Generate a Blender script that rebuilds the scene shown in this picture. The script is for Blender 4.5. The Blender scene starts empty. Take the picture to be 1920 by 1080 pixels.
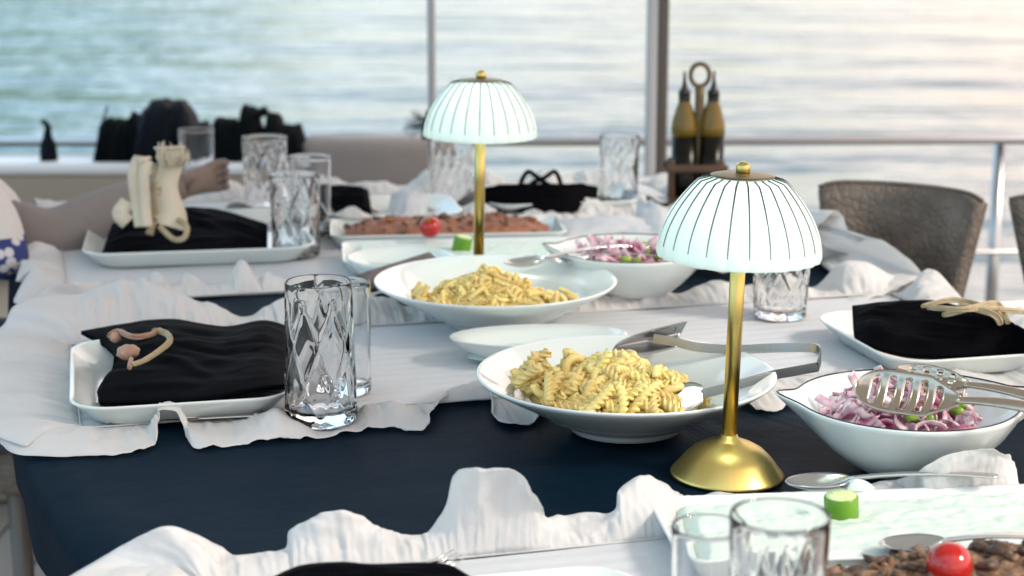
import bpy, bmesh, math, random
from mathutils import Vector, Matrix, noise

random.seed(7)
S = bpy.context.scene
COL = S.collection
R = math.radians

# ------------------------------------------------------------------ camera
CAM_H = 1.31
PITCH = R(12.6)
FPX = 3400.0
cam = bpy.data.cameras.new('camera')
cam.sensor_width = 36.0
cam.lens = 36.0 * FPX / 1920.0
cam.clip_start = 0.05
cam.clip_end = 3000
cam.dof.use_dof = True
cam.dof.focus_distance = 1.80
cam.dof.aperture_fstop = 6.0
cam.dof.aperture_blades = 0
camo = bpy.data.objects.new('camera', cam)
camo.location = (0, 0, CAM_H)
camo.rotation_euler = (math.pi / 2 - PITCH, 0, 0)
COL.objects.link(camo)
S.camera = camo

# ------------------------------------------------------------------ world, sun, exposure
SUN_EL, SUN_AZ = R(36), R(112)      # azimuth measured from +Y towards +X
W = bpy.data.worlds.new('World')
S.world = W
W.use_nodes = True
nt = W.node_tree
nt.nodes.clear()
wo = nt.nodes.new('ShaderNodeOutputWorld')
bg = nt.nodes.new('ShaderNodeBackground')
sky = nt.nodes.new('ShaderNodeTexSky')
sky.sky_type = 'NISHITA'
sky.sun_disc = False
sky.sun_elevation = SUN_EL
sky.sun_rotation = SUN_AZ
sky.dust_density = 0.6
sky.air_density = 1.0
bg.inputs['Strength'].default_value = 0.15
tc = nt.nodes.new('ShaderNodeTexCoord')
mp = nt.nodes.new('ShaderNodeMapping')
mp.inputs['Scale'].default_value = (1.5, 1.5, 6.0)
ns = nt.nodes.new('ShaderNodeTexNoise')
ns.inputs['Scale'].default_value = 1.5
ns.inputs['Detail'].default_value = 6
cr = nt.nodes.new('ShaderNodeValToRGB')
cr.color_ramp.elements[0].position = 0.36
cr.color_ramp.elements[1].position = 0.54
mx = nt.nodes.new('ShaderNodeMix')
mx.data_type = 'RGBA'
nt.links.new(tc.outputs['Generated'], mp.inputs['Vector'])
nt.links.new(mp.outputs[0], ns.inputs['Vector'])
nt.links.new(ns.outputs['Fac'], cr.inputs['Fac'])
nt.links.new(cr.outputs['Color'], mx.inputs[0])
nt.links.new(sky.outputs[0], mx.inputs[6])
cl = nt.nodes.new('ShaderNodeMix')
cl.data_type = 'RGBA'
cl.inputs[6].default_value = (5.4, 7.4, 8.8, 1)
cl.inputs[7].default_value = (10.3, 8.15, 7.1, 1)
sxyz = nt.nodes.new('ShaderNodeSeparateXYZ')
nt.links.new(tc.outputs['Generated'], sxyz.inputs[0])
n2 = nt.nodes.new('ShaderNodeTexNoise')
n2.inputs['Scale'].default_value = 2.2
nt.links.new(mp.outputs[0], n2.inputs['Vector'])
ma = nt.nodes.new('ShaderNodeMath')
ma.operation = 'MULTIPLY_ADD'
ma.inputs[1].default_value = 1.9
nt.links.new(sxyz.outputs['X'], ma.inputs[0])
nt.links.new(n2.outputs['Fac'], ma.inputs[2])
ma.use_clamp = True
nt.links.new(ma.outputs[0], cl.inputs[0])
nt.links.new(cl.outputs[2], mx.inputs[7])
nt.links.new(mx.outputs[2], bg.inputs['Color'])
nt.links.new(bg.outputs[0], wo.inputs[0])

sun = bpy.data.lights.new('sun', 'SUN')
sun.energy = 2.0
sun.angle = R(12)
sun.color = (1.0, 0.90, 0.78)
suno = bpy.data.objects.new('sun', sun)
sd = Vector((math.sin(SUN_AZ) * math.cos(SUN_EL), math.cos(SUN_AZ) * math.cos(SUN_EL), math.sin(SUN_EL)))
suno.rotation_euler = sd.to_track_quat('Z', 'Y').to_euler()
COL.objects.link(suno)

S.render.engine = 'CYCLES'
S.cycles.use_denoising = True
S.cycles.max_bounces = 14
S.cycles.transmission_bounces = 14
S.cycles.transparent_max_bounces = 16
S.cycles.caustics_reflective = False
S.cycles.caustics_refractive = False
S.cycles.sample_clamp_indirect = 6
S.view_settings.view_transform = 'Standard'
S.view_settings.look = 'None'
S.view_settings.exposure = 0.60
S.view_settings.gamma = 1.0
S.view_settings.use_curve_mapping = False

# ------------------------------------------------------------------ pixel helpers (full-size photo pixels -> points in the place)
CF = Vector((0, math.cos(PITCH), -math.sin(PITCH)))
CU = Vector((0, math.sin(PITCH), math.cos(PITCH)))
CR = Vector((1, 0, 0))
CO = Vector((0, 0, CAM_H))
TZ = 0.75
def ray(px, py):
    return CF + CR * ((px - 960) / FPX) - CU * ((py - 540) / FPX)
def PZ(px, py, z=TZ):
    r = ray(px, py)
    return CO + r * ((z - CAM_H) / r.z)
def PT(px, py, h=0.0):
    return PZ(px, py, TZ + h)
def PY(px, py, y):
    r = ray(px, py)
    return CO + r * (y / r.y)
AL = R(15)
def UW(u, w, z=0.0):
    return Vector((u * math.cos(AL) - w * math.sin(AL), u * math.sin(AL) + w * math.cos(AL), z))
def toUW(p):
    return (p.x * math.cos(AL) + p.y * math.sin(AL), -p.x * math.sin(AL) + p.y * math.cos(AL))

# ------------------------------------------------------------------ materials
MATS = {}
def mat(name, col, rough=0.5, metal=0.0, spec=0.5, coat=0.0, sheen=0.0, trans=0.0, ior=1.45, sss=0.0, bump=None, vary=None, translucent=0.0, aniso=0.0, coat_rough=0.05):
    """bump=(scale,strength,distance); vary=(scale,amount,col2)"""
    m = bpy.data.materials.new(name)
    m.use_nodes = True
    t = m.node_tree
    b = t.nodes['Principled BSDF']
    b.inputs['Base Color'].default_value = (*col, 1)
    b.inputs['Roughness'].default_value = rough
    b.inputs['Metallic'].default_value = metal
    b.inputs['Specular IOR Level'].default_value = spec
    b.inputs['Coat Weight'].default_value = coat
    b.inputs['Coat Roughness'].default_value = coat_rough
    b.inputs['Sheen Weight'].default_value = sheen
    b.inputs['Transmission Weight'].default_value = trans
    b.inputs['IOR'].default_value = ior
    b.inputs['Anisotropic'].default_value = aniso
    if sss:
        b.inputs['Subsurface Weight'].default_value = sss
        b.inputs['Subsurface Radius'].default_value = (0.012, 0.008, 0.004)
        b.inputs['Subsurface Scale'].default_value = 1.0
    co = t.nodes.new('ShaderNodeTexCoord')
    if vary:
        n = t.nodes.new('ShaderNodeTexNoise')
        n.inputs['Scale'].default_value = vary[0]
        n.inputs['Detail'].default_value = 5
        t.links.new(co.outputs['Object'], n.inputs['Vector'])
        r = t.nodes.new('ShaderNodeValToRGB')
        r.color_ramp.elements[0].position = 0.5 - vary[1]
        r.color_ramp.elements[1].position = 0.5 + vary[1]
        r.color_ramp.elements[0].color = (*col, 1)
        r.color_ramp.elements[1].color = (*vary[2], 1)
        t.links.new(n.outputs['Fac'], r.inputs['Fac'])
        t.links.new(r.outputs['Color'], b.inputs['Base Color'])
    if bump:
        n = t.nodes.new('ShaderNodeTexNoise')
        n.inputs['Scale'].default_value = bump[0]
        n.inputs['Detail'].default_value = 6
        t.links.new(co.outputs['Object'], n.inputs['Vector'])
        bp = t.nodes.new('ShaderNodeBump')
        bp.inputs['Strength'].default_value = bump[1]
        bp.inputs['Distance'].default_value = bump[2]
        t.links.new(n.outputs['Fac'], bp.inputs['Height'])
        t.links.new(bp.outputs['Normal'], b.inputs['Normal'])
    if translucent:
        tr = t.nodes.new('ShaderNodeBsdfTranslucent')
        tr.inputs['Color'].default_value = (*[min(1, c * 1.05) for c in col], 1)
        mxs = t.nodes.new('ShaderNodeMixShader')
        mxs.inputs[0].default_value = translucent
        out = t.nodes['Material Output']
        t.links.new(b.outputs[0], mxs.inputs[1])
        t.links.new(tr.outputs[0], mxs.inputs[2])
        t.links.new(mxs.outputs[0], out.inputs[0])
    MATS[name] = m
    return m

def weave(m, scale=900, strength=0.25, dist=0.0006):
    """fine crossed threads, added on top of the existing bump"""
    t = m.node_tree
    b = t.nodes['Principled BSDF']
    co = t.nodes.new('ShaderNodeTexCoord')
    h = None
    for ax in (0, 1):
        w = t.nodes.new('ShaderNodeTexWave')
        w.bands_direction = 'XY'[ax]
        w.inputs['Scale'].default_value = scale
        w.inputs['Distortion'].default_value = 1.0
        t.links.new(co.outputs['Object'], w.inputs['Vector'])
        if h is None:
            h = w.outputs['Fac']
        else:
            a = t.nodes.new('ShaderNodeMath')
            a.operation = 'MULTIPLY'
            t.links.new(h, a.inputs[0])
            t.links.new(w.outputs['Fac'], a.inputs[1])
            h = a.outputs[0]
    bp = t.nodes.new('ShaderNodeBump')
    bp.inputs['Strength'].default_value = strength
    bp.inputs['Distance'].default_value = dist
    t.links.new(h, bp.inputs['Height'])
    if b.inputs['Normal'].is_linked:
        t.links.new(b.inputs['Normal'].links[0].from_socket, bp.inputs['Normal'])
    t.links.new(bp.outputs['Normal'], b.inputs['Normal'])

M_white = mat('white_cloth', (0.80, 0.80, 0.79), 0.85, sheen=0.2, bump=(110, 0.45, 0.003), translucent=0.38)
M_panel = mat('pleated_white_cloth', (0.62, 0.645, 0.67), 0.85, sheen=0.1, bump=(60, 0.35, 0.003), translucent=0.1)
M_navy = mat('navy_satin', (0.0018, 0.0085, 0.019), 0.55, spec=0.03, bump=(9, 0.35, 0.012), vary=(3, 0.2, (0.0035, 0.013, 0.024)))
M_black = mat('black_napkin', (0.0012, 0.0014, 0.0026), 0.75, spec=0.05, sheen=0.0, bump=(45, 0.3, 0.003))
M_ceramic = mat('white_ceramic', (0.69, 0.75, 0.725), 0.16, coat=0.6, spec=0.5)
M_porcelain = mat('cream_porcelain', (0.75, 0.73, 0.66), 0.2, coat=0.5, spec=0.5)
M_rim = mat('dark_rim_line', (0.01, 0.012, 0.02), 0.25)
M_brass = mat('brushed_brass', (0.64, 0.49, 0.16), 0.33, metal=1.0, bump=(260, 0.06, 0.0004), aniso=0.4)
M_brassd = mat('aged_brass', (0.17, 0.135, 0.07), 0.4, metal=1.0)
M_bronze = mat('dark_bronze', (0.13, 0.095, 0.05), 0.5, metal=0.4)
M_shade = mat('opal_glass', (0.88, 0.935, 0.91), 0.18, coat=0.8, spec=0.5, translucent=0.55)
M_line = mat('smoky_groove', (0.012, 0.018, 0.018), 0.4)
M_steel = mat('stainless_steel', (0.58, 0.58, 0.57), 0.16, metal=1.0, bump=(40, 0.03, 0.001))
M_steeld = mat('tong_steel', (0.36, 0.37, 0.37), 0.25, metal=1.0)
M_steelw = mat('warm_steel', (0.46, 0.40, 0.33), 0.2, metal=1.0, bump=(40, 0.04, 0.001))
M_pasta = mat('cooked_pasta', (0.88, 0.67, 0.21), 0.34, spec=0.5, sss=0.2, bump=(400, 0.3, 0.0006), vary=(60, 0.22, (0.93, 0.79, 0.35)))
M_pasta2 = mat('browned_pasta', (0.72, 0.52, 0.17), 0.42, spec=0.45, sss=0.15, bump=(400, 0.5, 0.001), vary=(60, 0.25, (0.84, 0.66, 0.28)))
M_cream = mat('whipped_cream_spread', (0.60, 0.72, 0.645), 0.5, spec=0.5, sss=0.05, bump=(60, 0.6, 0.004), vary=(30, 0.3, (0.62, 0.735, 0.66)))
M_cucs = mat('cucumber_skin', (0.09, 0.23, 0.012), 0.32, spec=0.5, vary=(40, 0.25, (0.15, 0.34, 0.02)))
M_cucf = mat('cucumber_flesh', (0.55, 0.74, 0.26), 0.35, sss=0.1, bump=(150, 0.5, 0.001), vary=(90, 0.15, (0.66, 0.80, 0.42)))
M_seed = mat('cucumber_seed', (0.68, 0.78, 0.42), 0.4)
M_tomato = mat('tomato_skin', (0.42, 0.007, 0.005), 0.16, spec=0.5, coat=0.5, sss=0.05)
M_brown = mat('browned_crumb', (0.13, 0.068, 0.036), 0.5, spec=0.4, bump=(220, 0.8, 0.002), vary=(70, 0.12, (0.33, 0.205, 0.125)))
M_brown2 = mat('dark_browned_crumb', (0.028, 0.015, 0.009), 0.4, spec=0.5, bump=(220, 0.8, 0.002), vary=(60, 0.2, (0.16, 0.09, 0.055)))
M_meat = mat('red_brown_crumb', (0.22, 0.075, 0.035), 0.5, spec=0.5, bump=(120, 0.9, 0.004), vary=(50, 0.2, (0.35, 0.16, 0.09)))
M_onion = mat('onion_white', (0.76, 0.68, 0.68), 0.28, sss=0.1, vary=(70, 0.12, (0.50, 0.20, 0.32)))
M_onion2 = mat('onion_purple', (0.45, 0.07, 0.20), 0.3, sss=0.1, vary=(70, 0.15, (0.70, 0.42, 0.52)))
M_pepper = mat('green_pepper', (0.10, 0.25, 0.015), 0.22, coat=0.4, vary=(60, 0.2, (0.32, 0.48, 0.05)))
M_rope = mat('raffia', (0.50, 0.42, 0.27), 0.8, bump=(300, 0.8, 0.001), vary=(80, 0.2, (0.36, 0.28, 0.17)))
M_shell = mat('pink_shell', (0.46, 0.29, 0.20), 0.5, bump=(200, 0.6, 0.001), vary=(80, 0.2, (0.33, 0.19, 0.13)))
M_creamcl = mat('cream_fabric', (0.74, 0.67, 0.52), 0.85, bump=(90, 0.5, 0.002), translucent=0.1)
M_steelrail = mat('rail_steel', (0.42, 0.43, 0.44), 0.28, metal=1.0)
M_post = mat('painted_post', (0.10, 0.09, 0.08), 0.4, spec=0.5)
M_post2 = mat('pale_post', (0.46, 0.47, 0.48), 0.35)
M_beige = mat('beige_vinyl', (0.30, 0.26, 0.205), 0.55, bump=(200, 0.15, 0.001))
M_gel = mat('white_gelcoat', (0.70, 0.74, 0.77), 0.25, coat=0.3)
M_taupe = mat('taupe_cushion', (0.21, 0.185, 0.17), 0.8, sheen=0.2, bump=(8, 0.3, 0.02))
M_darkbag = mat('dark_nylon', (0.0025, 0.005, 0.010), 0.6, spec=0.12, bump=(22, 0.5, 0.02))
M_darkcloth = mat('dark_cloth', (0.003, 0.005, 0.006), 0.8, spec=0.06, bump=(30, 0.6, 0.02))
M_chair = mat('mottled_brown_leather', (0.075, 0.062, 0.05), 0.55, spec=0.4, vary=(16, 0.22, (0.20, 0.17, 0.14)))
M_chairw = mat('pale_seam', (0.25, 0.21, 0.17), 0.6)
M_wood = mat('walnut_wood', (0.06, 0.032, 0.016), 0.5, bump=(60, 0.3, 0.001), vary=(20, 0.25, (0.11, 0.062, 0.03)))
M_deck = mat('deck_boards', (0.22, 0.21, 0.195), 0.6, bump=(30, 0.3, 0.002), vary=(6, 0.3, (0.28, 0.26, 0.235)))
M_caulk = mat('deck_caulk', (0.03, 0.03, 0.03), 0.6)
M_skin = mat('skin', (0.20, 0.155, 0.13), 0.6, spec=0.2, vary=(12, 0.3, (0.25, 0.19, 0.16)))
M_hair = mat('dark_hair', (0.01, 0.008, 0.007), 0.5)
M_jeans = mat('grey_trousers', (0.08, 0.085, 0.1), 0.8)
M_cap = mat('black_cap', (0.006, 0.006, 0.006), 0.4)
M_paper = mat('pale_paper', (0.66, 0.69, 0.72), 0.7, translucent=0.3, bump=(30, 0.5, 0.006))
weave(M_navy, 500, 0.12, 0.0003)
weave(M_black, 450, 0.25, 0.0004)
weave(M_white, 420, 0.12, 0.0003)

def glassmat(name, col=(1, 1, 1), ior=1.5, rough=0.0):
    m = mat(name, col, rough, trans=1.0, ior=ior)
    return m
M_glass = glassmat('clear_glass', (1.0, 1.0, 1.0), 1.46)
M_oil = glassmat('golden_oil', (0.80, 0.56, 0.05), 1.47)
M_vin = mat('dark_vinegar', (0.004, 0.003, 0.002), 0.25, spec=0.25)
M_dishglass = glassmat('frosted_glass', (0.9, 0.97, 0.94), 1.45, 0.12)

# chair hide: voronoi cells
def hide(m):
    t = m.node_tree
    b = t.nodes['Principled BSDF']
    co = t.nodes.new('ShaderNodeTexCoord')
    v = t.nodes.new('ShaderNodeTexVoronoi')
    v.feature = 'DISTANCE_TO_EDGE'
    v.inputs['Scale'].default_value = 75
    t.links.new(co.outputs['Object'], v.inputs['Vector'])
    r = t.nodes.new('ShaderNodeMapRange')
    r.inputs[2].default_value = 0.18
    t.links.new(v.outputs['Distance'], r.inputs[0])
    bp = t.nodes.new('ShaderNodeBump')
    bp.inputs['Strength'].default_value = 0.7
    bp.inputs['Distance'].default_value = 0.002
    t.links.new(r.outputs[0], bp.inputs['Height'])
    t.links.new(bp.outputs['Normal'], b.inputs['Normal'])
hide(M_chair)

# shirt print: blue blotches on white
M_shirt = mat('printed_white_shirt', (0.62, 0.60, 0.57), 0.85, bump=(25, 0.4, 0.006))
def printed(m):
    t = m.node_tree
    b = t.nodes['Principled BSDF']
    co = t.nodes.new('ShaderNodeTexCoord')
    v = t.nodes.new('ShaderNodeTexVoronoi')
    v.inputs['Scale'].default_value = 52
    t.links.new(co.outputs['Object'], v.inputs['Vector'])
    r = t.nodes.new('ShaderNodeValToRGB')
    r.color_ramp.elements[0].color = (0.62, 0.62, 0.62, 1)
    r.color_ramp.elements[0].position = 0.38
    r.color_ramp.elements[1].color = (0.03, 0.045, 0.17, 1)
    r.color_ramp.elements[1].position = 0.48
    t.links.new(v.outputs['Distance'], r.inputs['Fac'])
    sx = t.nodes.new('ShaderNodeSeparateXYZ')
    t.links.new(co.outputs['Object'], sx.inputs[0])
    mr = t.nodes.new('ShaderNodeMath')
    mr.operation = 'LESS_THAN'
    mr.inputs[1].default_value = 0.80
    t.links.new(sx.outputs['Z'], mr.inputs[0])
    mi = t.nodes.new('ShaderNodeMix')
    mi.data_type = 'RGBA'
    mi.inputs[6].default_value = (0.62, 0.60, 0.57, 1)
    t.links.new(mr.outputs[0], mi.inputs[0])
    t.links.new(r.outputs['Color'], mi.inputs[7])
    t.links.new(mi.outputs[2], b.inputs['Base Color'])
printed(M_shirt)

# sea water
def make_water():
    m = bpy.data.materials.new('sea_water')
    m.use_nodes = True
    t = m.node_tree
    b = t.nodes['Principled BSDF']
    b.inputs['Base Color'].default_value = (0.055, 0.125, 0.155, 1)
    b.inputs['Roughness'].default_value = 0.08
    b.inputs['IOR'].default_value = 1.333
    b.inputs['Specular IOR Level'].default_value = 0.32
    co = t.nodes.new('ShaderNodeTexCoord')
    prev = None
    for sc, st, dist in (((0.16, 0.34, 1), 1.0, 0.50), ((0.5, 0.95, 1), 1.0, 0.21), ((2.2, 3.6, 1), 1.0, 0.010)):
        mp = t.nodes.new('ShaderNodeMapping')
        mp.inputs['Scale'].default_value = sc
        mp.inputs['Rotation'].default_value = (0, 0, R(6))
        n = t.nodes.new('ShaderNodeTexNoise')
        n.inputs['Scale'].default_value = 1.0
        n.inputs['Detail'].default_value = 3
        t.links.new(co.outputs['Object'], mp.inputs['Vector'])
        t.links.new(mp.outputs[0], n.inputs['Vector'])
        bp = t.nodes.new('ShaderNodeBump')
        bp.inputs['Strength'].default_value = st
        bp.inputs['Distance'].default_value = dist
        t.links.new(n.outputs['Fac'], bp.inputs['Height'])
        if prev:
            t.links.new(prev, bp.inputs['Normal'])
        prev = bp.outputs['Normal']
    t.links.new(prev, b.inputs['Normal'])
    return m
M_water = make_water()

# ------------------------------------------------------------------ object helpers
def link(o, parent=None):
    COL.objects.link(o)
    if parent is not None:
        o.parent = parent
    return o

def mesh(name, vf, m, parent=None, smooth=True, world=False, solid=0.0, sub=0):
    v, f = vf
    me = bpy.data.meshes.new(name)
    off = Vector((0, 0, 0))
    if world and parent is not None:
        top = parent
        off = Vector(parent.location)
        while top.parent:
            top = top.parent
            off += Vector(top.location)
    me.from_pydata([tuple(Vector(p) - off) for p in v], [], f)
    if smooth:
        me.polygons.foreach_set('use_smooth', [True] * len(me.polygons))
    me.materials.append(m)
    me.update()
    o = bpy.data.objects.new(name, me)
    link(o, parent)
    if solid:
        s = o.modifiers.new('thick', 'SOLIDIFY')
        s.thickness = solid
        s.offset = 0
    if sub:
        s = o.modifiers.new('sub', 'SUBSURF')
        s.levels = s.render_levels = sub
    return o

def inst(src, parent=None, loc=None, rot=None, scale=None, m=None):
    o = src.copy()
    link(o)
    o.parent = parent
    if loc is not None: o.location = loc
    if rot is not None: o.rotation_euler = rot
    if scale is not None: o.scale = scale
    return o

def tag(o, label, cat, group=None):
    o['label'] = label
    o['category'] = cat
    if group: o['group'] = group
    return o

def thing(name, label, cat, loc=(0, 0, 0), rz=0.0, group=None):
    o = bpy.data.objects.new(name, None)
    o.empty_display_size = 0.05
    link(o)
    o.location = loc
    o.rotation_euler = (0, 0, rz)
    return tag(o, label, cat, group)

def structure(o):
    o['kind'] = 'structure'
    return o

def join(*vfs):
    V, F = [], []
    for v, f in vfs:
        n = len(V)
        V += [Vector(p) for p in v]
        F += [tuple(i + n for i in q) for q in f]
    return V, F

def lathe(prof, n=64, fn=None, closed=False):
    """prof: [(r,z)...]; r==0 gives a pole; fn(theta, r, z, k)->(r, z)"""
    V, F = [], []
    rings = []
    for k, (r, z) in enumerate(prof):
        if r <= 1e-7:
            rings.append([len(V)])
            V.append(Vector((0, 0, z)))
        else:
            ids = []
            for i in range(n):
                a = 2 * math.pi * i / n
                rr, zz = fn(a, r, z, k) if fn else (r, z)
                ids.append(len(V))
                V.append(Vector((rr * math.cos(a), rr * math.sin(a), zz)))
            rings.append(ids)
    pairs = list(zip(rings[:-1], rings[1:]))
    if closed: pairs.append((rings[-1], rings[0]))
    for A, B in pairs:
        if len(A) == 1 and len(B) == 1: continue
        for i in range(n):
            j = (i + 1) % n
            if len(A) == 1: F.append((A[0], B[j], B[i]))
            elif len(B) == 1: F.append((A[i], A[j], B[0]))
            else: F.append((A[i], A[j], B[j], B[i]))
    return V, F

def cr_spline(pts, per=6, closed=False):
    pts = [Vector(p) for p in pts]
    n = len(pts)
    out = []
    segs = n if closed else n - 1
    for i in range(segs):
        p1, p2 = pts[i], pts[(i + 1) % n]
        p0 = pts[(i - 1) % n] if (closed or i > 0) else p1
        p3 = pts[(i + 2) % n] if (closed or i + 2 < n) else p2
        for k in range(per):
            t = k / per
            out.append(0.5 * ((2 * p1) + (p2 - p0) * t + (2 * p0 - 5 * p1 + 4 * p2 - p3) * t * t + (3 * p1 - p0 - 3 * p2 + p3) * t ** 3))
    if not closed: out.append(pts[-1].copy())
    return out

def tube(path, rad, n=10, caps=True, flat=1.0, up=None):
    """rad: number or function of 0..1"""
    path = [Vector(p) for p in path]
    V, F = [], []
    m = len(path)
    ref = Vector(up) if up else None
    for k, p in enumerate(path):
        t = (path[min(k + 1, m - 1)] - path[max(k - 1, 0)]).normalized()
        if ref is None:
            ref = Vector((0, 0, 1)) if abs(t.z) < 0.9 else Vector((1, 0, 0))
        a = (ref - t * ref.dot(t))
        if a.length < 1e-6: a = Vector((1, 0, 0)) - t * t.x
        a.normalize()
        if not up: ref = a
        b = t.cross(a)
        r = rad(k / max(1, m - 1)) if callable(rad) else rad
        for i in range(n):
            an = 2 * math.pi * i / n
            V.append(p + a * (math.cos(an) * r * flat) + b * (math.sin(an) * r))
    for k in range(m - 1):
        for i in range(n):
            j = (i + 1) % n
            F.append((k * n + i, k * n + j, (k + 1) * n + j, (k + 1) * n + i))
    if caps:
        F.append(tuple(reversed(range(n))))
        F.append(tuple((m - 1) * n + i for i in range(n)))
    return V, F

def box(c, s, bev=0.0, rz=0.0):
    bm = bmesh.new()
    bmesh.ops.create_cube(bm, size=1.0)
    for v in bm.verts:
        v.co = Vector((v.co.x * s[0], v.co.y * s[1], v.co.z * s[2]))
    if bev:
        bmesh.ops.bevel(bm, geom=list(bm.edges), offset=bev, segments=3, affect='EDGES', profile=0.5)
    M = Matrix.Translation(Vector(c)) @ Matrix.Rotation(rz, 4, 'Z')
    bm.transform(M)
    bm.verts.index_update()
    V = [v.co.copy() for v in bm.verts]
    F = [tuple(v.index for v in f.verts) for f in bm.faces]
    bm.free()
    return V, F

def grid(fn, nu, nv, closed_u=False):
    V = [Vector(fn(i / (nu if closed_u else nu - 1), j / (nv - 1))) for i in range(nu) for j in range(nv)]
    F = []
    for i in range(nu if closed_u else nu - 1):
        for j in range(nv - 1):
            a = i * nv + j
            b = ((i + 1) % nu) * nv + j
            F.append((a, b, b + 1, a + 1))
    return V, F

def fbm(x, y, z=0.0, o=3):
    return noise.fractal(Vector((x, y, z)), 1.0, 2.0, o)

def rrect(hx, hy, rc, n=10, q=0.0):
    """rounded rectangle outline, counterclockwise"""
    pts = []
    rc = max(1e-4, min(rc, hx, hy))
    for cx, cy, a0 in ((hx - rc, hy - rc, 0), (-hx + rc, hy - rc, 90), (-hx + rc, -hy + rc, 180), (hx - rc, -hy + rc, 270)):
        for k in range(n + 1):
            a = R(a0 + 90 * k / n)
            pts.append((cx + rc * math.cos(a), cy + rc * math.sin(a)))
    # straight sides subdivided so that the plates stay smooth
    out = []
    for i, p in enumerate(pts):
        q2 = pts[(i + 1) % len(pts)]
        out.append(p)
        L = math.hypot(q2[0] - p[0], q2[1] - p[1])
        k = int(L / 0.02)
        for j in range(1, k):
            out.append((p[0] + (q2[0] - p[0]) * j / k, p[1] + (q2[1] - p[1]) * j / k))
    return out

def loft_rrect(hx, hy, rc, prof, lift=None):
    """prof: [(inset, z)], loops of a rounded rectangle; first and last loops are capped"""
    base = rrect(hx, hy, rc)
    n = len(base)
    V, F = [], []
    for ins, z in prof:
        sx, sy = (hx - ins) / hx, (hy - ins) / hy
        for x, y in base:
            zz = z + (lift(x * sx, y * sy, ins, z) if lift else 0)
            V.append(Vector((x * sx, y * sy, zz)))
    for k in range(len(prof) - 1):
        for i in range(n):
            j = (i + 1) % n
            F.append((k * n + i, k * n + j, (k + 1) * n + j, (k + 1) * n + i))
    F.append(tuple(reversed(range(n))))
    F.append(tuple((len(prof) - 1) * n + i for i in range(n)))
    return V, F

def orient(tip, end, up=(0, 0, 1)):
    """frame: origin at end, +X towards tip"""
    x = (Vector(tip) - Vector(end))
    L = x.length
    x.normalize()
    y = Vector(up).cross(x).normalized()
    z = x.cross(y)
    M = Matrix((x, y, z)).transposed().to_4x4()
    M.translation = Vector(end)
    return M, L

# ================================================================== SETTING
# sea
sea = mesh('sea', ([(-900, -60, -1.25), (900, -60, -1.25), (900, 1800, -1.25), (-900, 1800, -1.25)], [(0, 1, 2, 3)]), M_water, smooth=False)
structure(sea)

# green shore on the far left, seen only as the green tint of its reflection
M_hill = mat('wooded_shore', (0.06, 0.13, 0.07), 0.9, vary=(0.05, 0.2, (0.11, 0.19, 0.10)))
def hillf(a, b):
    x = -330 + a * 310
    y = 150 + b * 160
    prof = math.sin(math.pi * min(1, b * 1.0)) ** 0.8
    edge = max(0.0, min(1, (1 - a) * 2.2)) * min(1, a * 6 + 0.4)
    return (x, y, -2 + 62 * prof * edge * (0.75 + 0.5 * fbm(x * 0.012, y * 0.012)))
hill = mesh('wooded_hill', grid(hillf, 60, 24), M_hill)
structure(hill)

# deck with boards
hull = mesh('deck_base', box((0, 1.2, -0.06), (7.0, 7.0, 0.1)), M_caulk, smooth=False)
structure(hull)
bw = 0.11
bd = None
n_b = 0
for i in range(-32, 32):
    x = i * bw
    if bd is None:
        bd = mesh('deck_board', box((0, 0, 0), (bw - 0.006, 7.0, 0.02), 0.002), M_deck, hull)
        o = bd
    else:
        o = inst(bd, hull)
    o.location = (x, 1.2, 0.0)
hull['label'] = 'pale boat deck laid in long boards'

# stern bulkhead with white capping (left)
bk = thing('bench_bulkhead', 'long beige bench back with white capping along the left of the stern', 'bench', (-2.05, 4.25, 0))
mesh('panel', box((0, 0, 0.32), (3.1, 0.10, 0.64), 0.01), M_beige, bk)
mesh('capping', box((0, 0.03, 0.655), (3.16, 0.17, 0.030), 0.012), M_gel, bk)
mesh('seat_base', box((0, -0.32, 0.20), (3.1, 0.5, 0.38), 0.03), M_beige, bk)

# taupe sun-bed block
sb = thing('sunbed', 'taupe padded sunbed with a pale cover laid over its top behind the table', 'sunbed', PZ(690, 300, 0) * 1.0)
sb.location = (-0.335, 4.20, 0)
def cushf(a, b):
    ang = a * 2 * math.pi
    return None
mesh('base', box((0, 0, 0.30), (0.36, 0.30, 0.60), 0.03), M_taupe, sb)
mesh('back_pad', box((0.02, 0.10, 0.655), (0.38, 0.14, 0.13), 0.035), M_taupe, sb)
def coverf(a, b):
    x = -0.20 + 0.42 * a
    y = -0.165 + 0.20 * b
    z = 0.612 + 0.006 * fbm(x * 18, y * 18) - 0.05 * max(0, (-y - 0.13) * 8) * (a ** 1.5)
    return (x, y, z)
mesh('pale_cover', grid(coverf, 40, 20), M_paper, sb, solid=0.003)

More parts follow.
